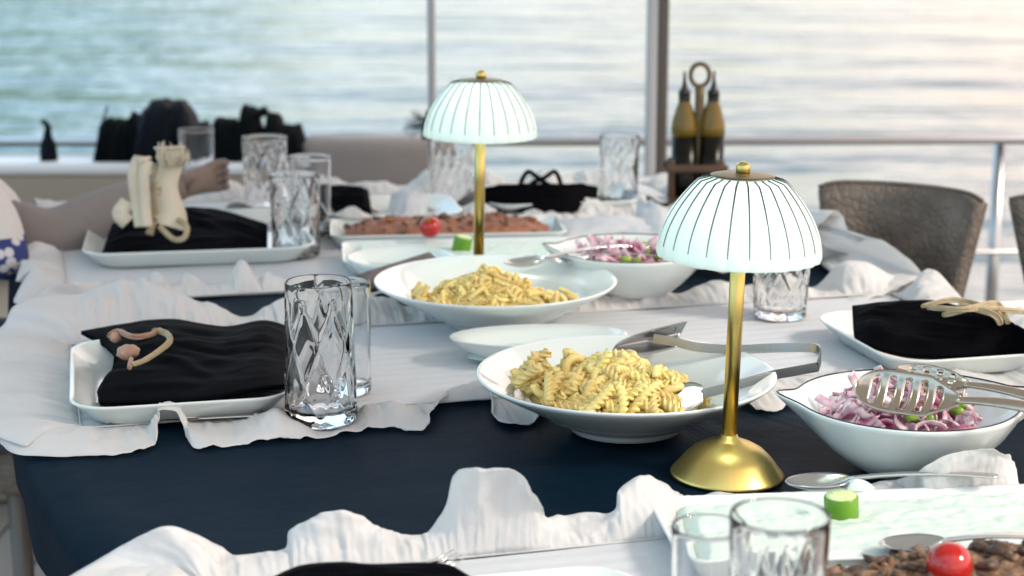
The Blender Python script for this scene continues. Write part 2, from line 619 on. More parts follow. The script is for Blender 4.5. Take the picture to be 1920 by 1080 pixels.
# guard rail right across the stern
rl = thing('guard_rail', 'thin steel guard rail running across the stern with upright posts', 'rail', (0, 4.45, 0))
def railz(py): return PY(960, py, 4.45).z
zr = railz(265)
mesh('top_rail', tube([(-3.2, 0, zr), (0, 0, zr), (0.6, 0, zr + 0.002), (3.2, -0.1, zr + 0.03)], 0.0125, 12), M_steelrail, rl)
mesh('middle_rail', tube([(-3.2, 0, zr - 0.28), (0, 0, zr - 0.28), (3.2, -0.08, zr - 0.26)], 0.006, 10), M_steelrail, rl)
posts = [PY(1866, 420, 4.45).x, -0.9, -2.2, PY(1866, 420, 4.45).x + 1.2]
p0 = None
for x in posts:
    if p0 is None:
        p0 = mesh('rail_post', join(tube([(0, 0, 0.0), (0, 0, zr)], 0.0145, 12), lathe([(0, 0.02), (0.035, 0.02), (0.035, 0.005), (0, 0.005)], 20)), M_steelrail, rl)
        p0.location = (x, 0, 0)
    else:
        inst(p0, rl, (x, 0, 0))

# canopy over the aft deck on its posts
cp = thing('canopy', 'pale awning over the table carried by a thick dark post and a thin one', 'canopy', (0, 3.9, 0))
xb = PY(1228, 200, 3.9).x
mesh('canopy_post', join(box((xb - 0.009, 0.0, 1.30), (0.022, 0.04, 2.6), 0.004)), M_post2, cp)
mesh('canopy_post', box((xb + 0.013, 0.004, 1.30), (0.026, 0.046, 2.6), 0.005), M_post, cp)
xa = PY(809, 100, 3.9).x
mesh('slim_post', tube([(xa, 0, 0), (xa, 0, 2.6)], 0.0085, 12), M_post2, cp)
mesh('roof', box((0, -1.55, 2.63), (4.6, 3.4, 0.03), 0.01), mat('awning_fabric', (0.78, 0.77, 0.74), 0.8, translucent=0.5), cp)

# frayed dark rope end on the slim post
ft = thing('rope_tassel', 'frayed dark rope end tied to the thin post behind the far lamp', 'rope', PY(806, 235, 3.86))
rnd = random.Random(3)
tv = []
for i in range(46):
    a = rnd.uniform(R(115), R(215))
    L = rnd.uniform(0.03, 0.062)
    p = [Vector((0, 0, 0))]
    for k in range(5):
        p.append(p[-1] + Vector((math.cos(a) * L / 5, rnd.uniform(-.003, .003), math.sin(a) * L / 5 * 0.8)))
        a += rnd.uniform(-0.3, 0.3)
    tv.append(tube([(q.x, q.y, q.z) for q in p], 0.0006, 4))
mesh('strands', join(*tv), M_darkcloth, ft)
mesh('knot', tube(cr_spline([(0.0, 0, 0.03), (-0.008, 0, 0.0), (-0.012, 0, -0.03)], 4), lambda t: 0.006 + 0.002 * math.sin(t * 3), 10), M_darkcloth, ft)

# ------------------------------------------------------------------ dining table and its cloth
TU0, TU1, TW0, TW1 = -0.036, 1.24, 0.85, 3.29
tc0 = UW((TU0 + TU1) / 2, (TW0 + TW1) / 2)
tb = thing('dining_table', 'long dining table under the navy cloth', 'table', tc0, AL)
hu, hw = (TU1 - TU0) / 2, (TW1 - TW0) / 2
def bow(y):
    w = y + (TW0 + TW1) / 2
    return 0.207 * max(0.0, 2.08 - w) ** 2
_v, _f = loft_rrect(hu - 0.022, hw - 0.022, 0.11, [(0.0, 0.715), (0.0, 0.744)])
mesh('table_top', ([Vector((p.x + (bow(p.y) if p.x < 0 else 0), p.y, p.z)) for p in _v], _f), M_wood, tb, smooth=False)
lg = mesh('leg', box((0, 0, 0.355), (0.07, 0.07, 0.70), 0.006), M_wood, tb)
lg.location = (-hu + 0.15, -hw + 0.25, 0)
for x, y in ((hu - 0.15, -hw + 0.25), (-hu + 0.15, hw - 0.25), (hu - 0.15, hw - 0.25)):
    inst(lg, tb, (x, y, 0))

def bow(y):
    w = y + (TW0 + TW1) / 2
    return 0.207 * max(0.0, 2.08 - w) ** 2
def clothmesh():
    base = [(x + (bow(y) if x < 0 else 0), y) for x, y in rrect(hu, hw, 0.12, 14)]
    n = len(base)
    V, F = [], []
    # top: loops inward
    loops = []
    per = [0]
    for i in range(n):
        a, b = base[i], base[(i + 1) % n]
        per.append(per[-1] + math.hypot(b[0] - a[0], b[1] - a[1]))
    prof = []
    for k in range(9): prof.append(('top', k / 8))
    for k in range(1, 13): prof.append(('skirt', k / 12))
    for kind, t in prof:
        ids = []
        for i, (x, y) in enumerate(base):
            s = per[i]
            if kind == 'top':
                f = t ** 0.5
                xx, yy = x * f, y * f
                zz = TZ + 0.0012 * fbm(xx * 6, yy * 13) - (0.003 if t == 1 else 0)
            else:
                nx, ny = x / hu, y / hw
                d = Vector((x - max(-hu + .12 + bow(y), min(hu - .12, x)), y - max(-hw + .12, min(hw - .12, y))))
                if d.length > 1e-6: d.normalize()
                fold = (math.sin(s * 23 + 2 * fbm(s * 2, 1)) * 0.5 + 0.5 + 0.4 * fbm(s * 5, 3)) * 0.006 * t ** 1.2
                rr = 0.006 * min(1, t * 12) - 0.012 * t + fold
                xx, yy = x + d.x * rr, y + d.y * rr
                zz = TZ - 0.003 - 0.012 * min(1, t * 12) - 0.085 * t
            ids.append(len(V))
            V.append(Vector((xx, yy, zz)))
        loops.append(ids)
    for A, B in zip(loops[:-1], loops[1:]):
        for i in range(n):
            j = (i + 1) % n
            F.append((A[i], A[j], B[j], B[i]))
    return V, F
tcl = mesh('tablecloth', clothmesh(), M_navy, solid=0.0012)
tcl.location = tc0
tcl.rotation_euler = (0, 0, AL)
tag(tcl, 'dark navy satin cloth draped over the whole long table', 'tablecloth')

# ------------------------------------------------------------------ white ruffled runners
def runner(label, u0, u1, w0, w1, front=None, rear=None, right=None, left=None, seed=0, amp=1.0, group='white ruffled runners across the navy cloth'):
    rn = random.Random(seed)
    ctr = UW((u0 + u1) / 2, (w0 + w1) / 2, TZ)
    root = thing('ruffled_runner', label, 'table runner', ctr, 0, group)
    def panel(a, b):
        p = UW(u0 + (u1 - u0) * a, w0 + (w1 - w0) * b)
        p.z = TZ + 0.0034 + 0.0012 * fbm(p.x * 5, p.y * 20, seed) + 0.0006 * math.sin((w0 + (w1 - w0) * b) * 260 + 2 * fbm(p.x * 3, 1))
        return p
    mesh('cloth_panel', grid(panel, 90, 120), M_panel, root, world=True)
    # outline controls: (seam point in u,w ; outer world point)
    ctl = []
    wid = 0.072
    def default(u, w, du, dw, k):
        hgt = (0.004, 0.030, 0.008, 0.022)[k % 4] * rn.uniform(0.7, 1.3) * amp
        out = wid * rn.uniform(0.85, 1.1) - hgt * 0.6
        tx = rn.uniform(-0.008, 0.008)
        p = UW(u + du * out + dw * tx, w + dw * out + du * tx)
        p.z = TZ + 0.004 + hgt
        return p
    def side(ovr, w, dw):
        lo = hi = None
        pts = []
        if ovr:
            wp = [PT(*c) for c in ovr]
            us = [toUW(p)[0] for p in wp]
            lo, hi = min(us), max(us)
            last = u0
            for p, u in zip(wp, us):
                last = max(last + 0.003, min(u, u1))
                pts.append(((min(last, u1), w), p))
        u = u0 + 0.02
        k = 0
        ext = []
        while u < u1 - 0.01:
            if not ovr or u < lo - 0.02 or u > hi + 0.02:
                ext.append(((u, w), default(u, w, 0, dw, k)))
            u += 0.05
            k += 1
        return sorted(pts + ext, key=lambda q: q[0][0])
    F_ = side(front, w0, -1)
    R_ = side(rear, w1, 1)
    def ends(u, du, wa, wb, ovr=None):
        out = []
        n = max(3, int(abs(wb - wa) / 0.055))
        for k in range(n + 1):
            w = wa + (wb - wa) * k / n
            if ovr is None:
                out.append(((u, w), default(u, w, du, 0, k)))
        if ovr:
            wp = [PT(*c) for c in ovr]
            for k, p in enumerate(wp):
                out.append(((u, wa + (wb - wa) * k / (len(wp) - 1)), p))
        return out
    def corner(u, w, du, dw):
        p = UW(u + du * 0.055, w + dw * 0.055)
        p.z = TZ + 0.006
        return [((u, w), p)]
    ctl = F_ + corner(u1, w0, 1, -1) + ends(u1, 1, w0 + 0.03, w1 - 0.03, right) + corner(u1, w1, 1, 1) + R_[::-1] + corner(u0, w1, -1, 1) + ends(u0, -1, w1 - 0.03, w0 + 0.03, left) + corner(u0, w0, -1, -1)
    per = 26
    O = cr_spline([c[1] for c in ctl], per, True)
    I = []
    m = len(ctl)
    for i in range(m):
        a, b = ctl[i][0], ctl[(i + 1) % m][0]
        for k in range(per):
            t = k / per
            p = UW(a[0] + (b[0] - a[0]) * t, a[1] + (b[1] - a[1]) * t)
            p.z = TZ + 0.0045
            I.append(p)
    n = len(O)
    NV = 16
    s = 0
    V, F = [], []
    for i in range(n):
        s += (I[i] - I[i - 1]).length + 0.3 * (O[i] - O[i - 1]).length
        o = O[i]
        rise = max(0, o.z - TZ)
        span = (o - I[i]).length
        flatd = Vector((o.x - I[i].x, o.y - I[i].y, 0))
        mid = I[i] + flatd * (0.5 if rise < 0.02 else 0.35) + Vector((0, 0, rise * (0.62 if rise > 0.02 else 0.4) + 0.010 + 0.012 * math.sin(s * 40)))
        side_d = (O[(i + 1) % n] - O[i - 1])
        if side_d.length > 1e-6: side_d.normalize()
        nrm = Vector((0, 0, 1)).cross(side_d)
        for j in range(NV):
            t = j / (NV - 1)
            p = I[i] * (1 - t) ** 2 + mid * 2 * t * (1 - t) + o * t * t
            g = math.sin(s * 200 + 3 * fbm(s * 30, t * 1.5, seed)) * 0.0014 * (1 - t) ** 1.2 * min(1, t * 9)
            g += (0.0030 * fbm(s * 45, t * 3, seed + 5) + 0.0060 * fbm(s * 16, t * 1.2, seed + 9)) * min(1, t * 3)
            g += 0.0006 * math.sin(s * 520 + 5 * fbm(s * 25, t, seed)) * (1 - t) * min(1, t * 9) + 0.0022 * math.sin(s * 105 + 6 * fbm(s * 9, 2, seed)) * t ** 2 * (0.5 + fbm(s * 7, 5, seed))
            q = p + Vector((0, 0, 1)) * g * 0.8 + nrm * g * 0.8
            q.z = max(q.z, TZ + 0.0028)
            V.append(q)
    for i in range(n):
        k = (i + 1) % n
        for j in range(NV - 1):
            F.append((i * NV + j, k * NV + j, k * NV + j + 1, i * NV + j + 1))
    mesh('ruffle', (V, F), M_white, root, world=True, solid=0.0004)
    # stitched seam cord
    mesh('seam', tube([p + Vector((0, 0, 0.0012)) for p in I] + [I[0] + Vector((0, 0, 0.0012))], 0.0009, 6, False), M_white, root, world=True)
    return root

A_tail = [(1320, 930, .004), (1450, 925, .003), (1600, 915, .003), (1680, 902, .016), (1720, 880, .045), (1780, 852, .060), (1840, 843, .064), (1880, 848, .060), (1893, 872, .036), (1896, 905, .008), (1960, 905, .004)]
A_rear = [(90, 1110, .006), (200, 1040, .020), (310, 985, .050), (400, 1022, .022), (450, 1044, .010), (530, 1032, .012), (545, 995, .03), (590, 966, .048), (650, 960, .052), (700, 985, .034), (740, 1008, .018), (800, 998, .022),
          (835, 950, .045), (855, 895, .075), (900, 880, .088), (960, 881, .088), (990, 905, .078), (1012, 950, .05), (1020, 972, .03), (1050, 965, .024), (1100, 962, .024), (1150, 960, .026), (1156, 925, .040), (1185, 900, .045), (1225, 896, .042), (1270, 922, .024)]
B_front = [(-60, 800, .004), (-10, 815, .004), (30, 845, .004), (90, 852, .004), (170, 856, .003), (250, 848, .004), (292, 828, .006), (303, 795, .012), (296, 772, .024), (318, 768, .026), (342, 778, .020), (356, 812, .006), (372, 838, .004), (440, 833, .004),
           (520, 824, .004), (600, 818, .004), (680, 806, .004), (730, 800, .005), (795, 806, .004), (815, 770, .012), (835, 740, .014), (880, 728, .012), (918, 735, .010), (924, 785, .005), (960, 800, .004), (1005, 790, .005), (1020, 760, .012), (1060, 742, .012)]
B_front += [(1180, 745, .006), (1300, 735, .010), (1390, 752, .008), (1420, 772, .004), (1460, 768, .004), (1490, 750, .004), (1560, 738, .003), (1640, 738, .003), (1720, 744, .003), (1800, 746, .004), (1900, 752, .003), (2000, 752, .003)]
B_rear = [(-40, 640, .010), (5, 610, .022), (25, 575, .045), (70, 556, .052), (150, 548, .050), (200, 528, .058), (260, 522, .060), (310, 540, .048), (350, 556, .036), (400, 572, .024), (458, 596, .006), (500, 575, .018), (540, 556, .026), (620, 566, .018), (690, 558, .024), (735, 560, .022), (760, 575, .014), (800, 570, .018)]
C_front = [(40, 590, .004), (60, 560, .016), (110, 535, .030), (180, 532, .022), (240, 535, .010), (290, 512, .022), (318, 540, .004), (350, 516, .018), (385, 536, .006), (420, 530, .010), (450, 492, .036), (478, 520, .018), (500, 508, .026), (560, 536, .010), (650, 560, .004), (700, 555, .008)]
C_right = [(1600, 560, .004), (1690, 540, .010), (1728, 516, .022), (1690, 476, .045), (1640, 446, .058), (1600, 450, .045), (1572, 396, .080), (1535, 420, .060), (1500, 440, .03)]
runner('white ruffled runner nearest the camera under the cream tray and the brown platter', 0.11, 1.14, 0.98, 1.402, rear=A_rear + A_tail, seed=1)
runner('white ruffled runner under the left napkin plate and the pasta plate beside the near lamp', 0.035, 1.14, 1.865, 2.23, front=B_front, rear=B_rear, left=[(-60, 650, .016), (-80, 690, .004), (-70, 730, .012), (-90, 770, .002)], seed=2)
runner('white ruffled runner under the far lamp and the far pasta plate', 0.04, 1.14, 2.46, 2.86, front=C_front, right=C_right, seed=3, amp=1.0)
runner('white ruffled runner at the far end of the table by the thick post', 0.06, 1.12, 3.05, 3.22, seed=4, amp=1.0)

# ================================================================== TABLE LAMPS
def make_lamp(loc, label):
    L = thing('table_lamp', label, 'lamp', loc, 0, 'brass table lamps with pleated glass shades')
    base = [(0, 0.0), (0.052, 0.0), (0.0545, 0.0012), (0.0550, 0.003), (0.0535, 0.0055), (0.049, 0.011), (0.042, 0.020), (0.034, 0.0275), (0.025, 0.0325), (0.016, 0.036), (0.0095, 0.039), (0.0078, 0.0425), (0, 0.0425)]
    mesh('base', lathe(base, 96), M_brass, L)
    mesh('stem', lathe([(0, 0.040), (0.0072, 0.040), (0.0072, 0.282), (0, 0.282)], 40), M_brass, L)
    # pleated dome shade, open below, double walled
    NP = 24
    prof = []
    z0, z1, r0, r1 = 0.2185, 0.2925, 0.0758, 0.029
    K = 22
    for k in range(K + 1):
        t = k / K
        r = r0 + (r1 - r0) * (t ** 1.0)
        r = r1 + (r0 - r1) * math.cos(t * math.pi / 2 * 0.93) ** 0.80 if t < 1 else r1
        prof.append((max(r, r1 * 0.98), z0 + (z1 - z0) * t))
    inner = [(r - 0.0022, z - 0.0004) for r, z in prof]
    full = [(prof[0][0] - 0.0004, z0 - 0.0010)] + prof + inner[::-1] + [(prof[0][0] - 0.0018, z0 - 0.0010)]
    def pleat(a, r, z, k):
        return r + 0.0019 * abs(math.sin(a * NP / 2)) ** 0.7 * (r / r0), z
    mesh('shade', lathe(full, 240, pleat, closed=True), M_shade, L)
    # dark groove lines between the pleats
    g0 = None
    for i in range(NP):
        a = 2 * math.pi * i / NP
        if g0 is None:
            pts = [(r + 0.0004, 0, z) for r, z in prof[3:]]
            g0 = mesh('groove_line', tube(pts, lambda t: 0.00040 + 0.0006 * t, 5), M_line, L)
            o = g0
        else:
            o = inst(g0, L)
        o.rotation_euler = (0, 0, a)
    # brass cap plate, collar and finial
    mesh('cap_plate', lathe([(0, 0.2935), (0.0300, 0.2935), (0.0302, 0.2941), (0.026, 0.2950), (0.012, 0.2968), (0, 0.2968)], 64), M_brassd, L)
    mesh('finial', lathe([(0, 0.2966), (0.0062, 0.2966), (0.0068, 0.2980), (0.0068, 0.3035), (0.0062, 0.3046), (0.0045, 0.3050), (0.0040, 0.3062), (0.0022, 0.3070), (0, 0.3071)], 32), M_brass, L)
    mb = mat('led_disc', (0.9, 0.9, 0.9), 0.5)
    pr = mb.node_tree.nodes['Principled BSDF']
    pr.inputs['Emission Color'].default_value = (0.80, 1.0, 0.93, 1)
    pr.inputs['Emission Strength'].default_value = 3.0
    mesh('led_disc', lathe([(0.0085, 0.2795), (0.022, 0.2795), (0.022, 0.2835), (0.0085, 0.2835)], 40, closed=True), mb, L)
    li = bpy.data.lights.new('lamp_light', 'POINT')
    li.energy = LAMP_W
    li.color = (0.90, 1.0, 0.965)
    li.shadow_soft_size = 0.018
    lo = bpy.data.objects.new('lamp_light', li)
    link(lo, L)
    lo.location = (0.0, -0.022, 0.262)
    return L
LAMP_W = 0.12
lp = PT(1363, 893)
lamp1 = make_lamp(lp, 'brass table lamp with pleated glass shade standing in front beside the pasta plate')
lamp1.rotation_euler = (0, R(1.4), 0)
lp2 = Vector((-0.047, 2.452, TZ + 0.006))
lamp2 = make_lamp(lp2, 'brass table lamp with pleated glass shade rising behind the far pasta plate')
lamp2.rotation_euler = (0, R(1.0), 0)

# ================================================================== PLATES AND FOOD
def pasta_plate(loc, label):
    P = thing('pasta_plate', label, 'plate', loc, 0, 'wide white pasta plates')
    out = [(0, 0.004), (0.050, 0.004), (0.054, 0.0), (0.0585, 0.0), (0.0600, 0.004), (0.070, 0.010), (0.090, 0.020), (0.112, 0.0325), (0.135, 0.0445), (0.150, 0.0535), (0.1548, 0.0572), (0.1556, 0.0592), (0.1544, 0.0604), (0.151, 0.0592)]
    inn = [(0.135, 0.0515), (0.120, 0.0445), (0.110, 0.0385), (0.100, 0.0290), (0.088, 0.0180), (0.070, 0.0120), (0.050, 0.0100), (0.02, 0.0095), (0, 0.0095)]
    mesh('dish', lathe(out + inn, 128), M_ceramic, P)
    return P

def fusilli(L=0.036, r=0.0058, turns=1.7, bend=0.0, seed=0):
    n, m = 34, 12
    V, F = [], []
    rr = random.Random(seed)
    for k in range(n + 1):
        t = k / n
        x = (t - 0.5) * L
        ph = t * turns * 2 * math.pi
        off = Vector((0, bend * math.sin(math.pi * t), 0.3 * bend * math.cos(math.pi * t)))
        for i in range(m):
            a = 2 * math.pi * i / m
            lob = 0.42 + 0.58 * abs(math.cos(1.5 * a)) ** 1.3
            q = r * lob * (0.82 if t in (0, 1) else 1)
            V.append(Vector((x, math.cos(a + ph) * q, math.sin(a + ph) * q)) + off)
    for k in range(n):
        for i in range(m):
            j = (i + 1) % m
            F.append((k * m + i, k * m + j, (k + 1) * m + j, (k + 1) * m + i))
    F.append(tuple(reversed(range(m))))
    F.append(tuple(n * m + i for i in range(m)))
    return V, F
def elbow(seed=0):
    pts = [(0.011 * math.cos(a), 0.011 * math.sin(a), 0) for a in [R(20 + 15 * k) for k in range(14)]]
    return tube(pts, 0.0042, 10)

def mound_h(x, y, rx, ry, H, peaks):
    d = (x / rx) ** 2 + (y / ry) ** 2
    if d >= 1: return -0.004
    h = H * (1 - d) ** 0.62
    for cx, cy, s, a in peaks:
        h += a * math.exp(-((x - cx) ** 2 + (y - cy) ** 2) / s ** 2)
    return h

def pasta_heap(loc, label, rx, ry, H, peaks, count, m1, m2, seed, scale=1.0, dx0=0.0, dy0=0.0, base_z=0.0175):
    T = thing('pasta_heap', label, 'pasta', loc, 0, 'heaps of spiral pasta')
    def bed(a, b):
        an = a * 2 * math.pi
        x, y = rx * 0.92 * b * math.cos(an), ry * 0.92 * b * math.sin(an)
        h = mound_h(x, y, rx, ry, H, peaks)
        return (x, y, max(max(0.0, math.hypot(x + dx0, y + dy0) - 0.084) * 1.0 - base_z + 0.019, h - 0.007 * scale) + 0.0025 * fbm(x * 90, y * 90, seed))
    mesh('sauce_bed', grid(bed, 72, 24, closed_u=True), m1, T)
    rn = random.Random(seed)
    protos = []
    for k in range(5):
        for mm in (m1, m2):
            o = mesh('pasta_spiral', fusilli(0.034 + 0.003 * k, 0.0060, 1.5 + 0.25 * k, 0.002 * (k - 1), k), mm)
            protos.append(o)
    for mm in (m1, m2):
        protos.append(mesh('pasta_elbow', elbow(), mm))
    used = set()
    for i in range(count):
        for _ in range(20):
            a = rn.uniform(0, 2 * math.pi)
            r = math.sqrt(rn.random())
            x, y = rx * 0.93 * r * math.cos(a), ry * 0.93 * r * math.sin(a)
            if y < ry * 0.25 or rn.random() < 0.4: break
        h = mound_h(x, y, rx, ry, H, peaks)
        e = 0.004
        gx = (mound_h(x + e, y, rx, ry, H, peaks) - mound_h(x - e, y, rx, ry, H, peaks)) / (2 * e)
        gy = (mound_h(x, y + e, rx, ry, H, peaks) - mound_h(x, y - e, rx, ry, H, peaks)) / (2 * e)
        gx, gy = max(-1.4, min(1.4, gx)), max(-1.4, min(1.4, gy))
        nrm = Vector((-gx, -gy, 1)).normalized()
        an = rn.gauss(0, 1.0)
        t = Vector((math.cos(an), math.sin(an), 0))
        t = (t - nrm * t.dot(nrm)).normalized()
        t = (t + nrm * rn.uniform(-0.3, 0.42)).normalized()
        b = nrm.cross(t).normalized()
        c = t.cross(b)
        k = rn.randrange(len(protos)) if rn.random() < 0.9 else len(protos) - rn.randrange(1, 3)
        src = protos[k]
        if k not in used:
            used.add(k)
            o = src
            o.parent = T
        else:
            o = inst(src, T)
        Mx = Matrix((t, b, c)).transposed().to_4x4() @ Matrix.Rotation(rn.uniform(0, 6.28), 4, 'X')
        o.rotation_euler = Mx.to_euler()
        zz = max(0.004, h + rn.uniform(-0.006, 0.003) * scale)
        rho = math.hypot(x + dx0, y + dy0) + 0.006
        def dish_z(q): return 0.0100 if q < 0.07 else 0.0120 + 0.33 * (min(q, 0.088) - 0.07) + max(0, q - 0.088) * 1.0
        for sg in (-1, 0, 1):
            ex, ey, ez = x + t.x * 0.019 * scale * sg, y + t.y * 0.019 * scale * sg, t.z * 0.019 * scale * sg
            zz = max(zz, dish_z(math.hypot(ex + dx0, ey + dy0)) + 0.0062 * scale - base_z - ez)
        dish = 0.0095 if rho < 0.07 else 0.012 + (0.088 - 0.07) * 0.33 * min(1, (rho - .07) / .018) + max(0, rho - 0.088) * 0.95
        zz = max(zz, dish - base_z + 0.005 * scale)
        o.location = (x, y, zz)
        s = scale * rn.uniform(0.9, 1.12)
        o.scale = (s, s, s)
    for k, o in enumerate(protos):
        if k not in used: bpy.data.objects.remove(o)
    return T

pl1 = PT(1172, 809)
pl1.z = TZ + 0.0050
pasta_plate(pl1, 'wide white plate of spiral pasta right beside the near lamp')
pasta_heap(pl1 + Vector((-0.018, -0.010, 0.0175)), 'heaped yellow spiral pasta with tongs resting in it', 0.100, 0.088, 0.044,
           [(0.005, 0.01, 0.03, 0.014), (-0.035, 0.045, 0.016, 0.016), (0.05, -0.02, 0.03, 0.008)], 150, M_pasta, M_pasta2, 11, 1.0, -0.018, -0.010, 0.0175)
pl2 = Vector((-0.021, 2.268, TZ + 0.0050))
pasta_plate(pl2, 'wide white plate of small browned pasta in front of the far lamp')
pasta_heap(pl2 + Vector((-0.003, -0.02, 0.015)), 'rounded heap of browned pasta on the far plate', 0.108, 0.084, 0.032,
           [(-0.010, 0.0, 0.040, 0.026), (-0.065, 0, 0.024, 0.010), (0.040, 0.0, 0.026, 0.008)], 270, M_pasta, M_pasta2, 12, 0.62, -0.003, -0.02, 0.015)

# rectangular trays
def tray(loc, rz, label, hx=0.18, hy=0.078, h=0.022, rc=0.02, m=None, name='serving_tray', cat='tray', group=None, flare=0.012):
    T = thing(name, label, cat, loc, rz, group)
    prof = [(flare + 0.012, 0.0), (flare + 0.004, 0.0), (flare, 0.003), (0.003, h - 0.004), (0.0, h - 0.001), (0.001, h + 0.0008), (0.0035, h), (0.006, h - 0.003), (flare + 0.006, 0.0075), (flare + 0.016, 0.0055)]
    mesh('dish', loft_rrect(hx, hy, rc, prof), m or M_porcelain, T)
    return T

def spread(parent_loc, rz, label, hx, hy, z, name, cat, m, amp=0.004, seed=0, peaks=()):
    T = thing(name, label, cat, parent_loc, rz)
    def f(a, b):
        x, y = (a - 0.5) * 2 * hx, (b - 0.5) * 2 * hy
        q = max(abs(x) / hx, abs(y) / hy)
        # round the corners
        if abs(x) > hx - 0.02 and abs(y) > hy - 0.02:
            dx, dy = abs(x) - (hx - 0.02), abs(y) - (hy - 0.02)
            d = math.hypot(dx, dy)
            if d > 0.02:
                x = math.copysign(hx - 0.02 + dx * 0.02 / d, x)
                y = math.copysign(hy - 0.02 + dy * 0.02 / d, y)
        zz = z + amp * fbm(x * 14, y * 60, seed) * 0.6 + amp * 0.5 * fbm(x * 60, y * 90, seed + 2)
        for cx, cy, s, hh in peaks:
            zz += hh * math.exp(-((x - cx) ** 2 + (y - cy) ** 2) / s ** 2)
        if q > 0.93: zz -= (q - 0.93) / 0.07 * (z - 0.006) * 0.9
        return (x, y, zz)
    mesh('spread', grid(f, 120, 70), m, T)
    return T

tz5 = TZ + 0.0055
t1 = PZ(1212, 940, TZ + 0.024)
# near cream tray: rear-left corner given, axes in the table frame
RZ1 = R(6)
def tray_centre(corner, hx, hy, rz):
    return Vector((corner.x + hx * math.cos(rz) + hy * math.sin(rz), corner.y + hx * math.sin(rz) - hy * math.cos(rz), tz5))
c1 = tray_centre(t1, 0.185, 0.082, RZ1)
tray(c1, RZ1, 'long white tray filled with pale cream spread in front of the near lamp', 0.185, 0.082, m=M_ceramic, group='white oblong serving trays')
spread(c1, RZ1, 'pale cream spread smoothed over the near tray', 0.168, 0.066, 0.0205, 'cream_spread', 'spread', M_cream, 0.0042, 1, [(-0.10, 0.055, 0.012, 0.006)])
c1b = PT(1800, 1085, 0.01)
RZ2 = R(10)
c2 = Vector((0.415, 1.345, tz5))
tray(c2, RZ2, 'long white tray heaped with brown chopped topping at the near right corner', 0.185, 0.078, m=M_ceramic, group='white oblong serving trays')

def crumbs(loc, rz, label, hx, hy, H, count, seed, m1, m2, size=0.006, name='chopped_topping'):
    T = thing(name, label, 'food', loc, rz)
    def hf(x, y):
        d = (abs(x) / hx) ** 3 + (abs(y) / hy) ** 2.4
        return 0.004 + H * max(0, 1 - d) ** 0.55 + 0.006 * fbm(x * 30, y * 30, seed)
    def f(a, b):
        an = a * 2 * math.pi
        c, s = math.cos(an), math.sin(an)
        k = b / max(1e-6, (abs(c) ** 4 + abs(s) ** 4) ** 0.25)
        x, y = hx * c * k * 0.97, hy * s * k * 0.97
        return (x, y, hf(x, y) + 0.0022 * abs(fbm(x * 160, y * 160, seed)))
    mesh('mince_bed', grid(f, 140, 50, closed_u=True), m1, T)
    rn = random.Random(seed)
    protos = []
    for k in range(8):
        bm = bmesh.new()
        bmesh.ops.create_icosphere(bm, subdivisions=2, radius=1.0)
        sx, sy, sz = rn.uniform(.7, 1.5), rn.uniform(.6, 1.0), rn.uniform(.45, .8)
        for v in bm.verts:
            d = 1 + 0.35 * noise.noise(v.co * 1.6 + Vector((k * 7, 0, 0)))
            v.co = Vector((v.co.x * sx * d, v.co.y * sy * d, v.co.z * sz * d))
            if k % 3 == 0: v.co.z += 0.5 * v.co.x ** 2 / sx
        bm.verts.index_update()
        vf = [v.co * size for v in bm.verts], [tuple(v.index for v in q.verts) for q in bm.faces]
        bm.free()
        protos.append(mesh('crumb_piece', vf, (m1, m2, m1, m2)[k % 4]))
    used = set()
    for i in range(count):
        x, y = rn.uniform(-hx, hx) * 0.95, rn.uniform(-hy, hy) * 0.93
        k = rn.randrange(8)
        if k in used: o = inst(protos[k], T)
        else:
            o = protos[k]; o.parent = T; used.add(k)
        o.location = (x, y, hf(x, y) + rn.uniform(-0.001, 0.003))
        o.rotation_euler = (rn.uniform(-.5, .5), rn.uniform(-.5, .5), rn.uniform(0, 6.28))
        s = rn.choice((0.55, 0.7, 0.8, 1.0, 1.25))
        o.scale = (s, s, s)
    return T
crumbs(c2 + Vector((0, 0, 0.010)), RZ2, 'brown chopped topping with dark nuggets heaped on the near tray', 0.166, 0.062, 0.021, 290, 5, M_brown, M_brown2, 0.0062)

def tomato(p, r, label, rot=(0, 0, 0)):
    T = thing('cherry_tomato', label, 'tomato', p, 0, 'cherry tomatoes on the brown topping')
    prof = []
    for k in range(25):
        a = -math.pi / 2 + math.pi * k / 24
        x = math.cos(a) ** 0.9 if k not in (0, 24) else 0
        z = math.sin(a) * (0.98 if a < 0 else 0.95)
        if k > 20: z -= 0.03 * (k - 20) / 4
        prof.append((max(0, x) * r, z * r))
    mesh('skin', lathe(prof, 48), M_tomato, T)
    sp = []
    for i in range(5):
        a = 2 * math.pi * i / 5
        sp.append(tube([(0, 0, r * 0.93), (math.cos(a) * r * .25, math.sin(a) * r * .25, r * 0.95), (math.cos(a) * r * .5, math.sin(a) * r * .5, r * 0.88)], lambda t: r * 0.06 * (1.1 - t), 6))
    mesh('calyx', join(*sp), M_cucs, T)
    T.rotation_euler = rot
    return T
tp = PY(1780, 1058, 1.318)
tomato(tp, 0.0178, 'glossy red cherry tomato on the near brown topping', (R(50), R(10), R(150)))

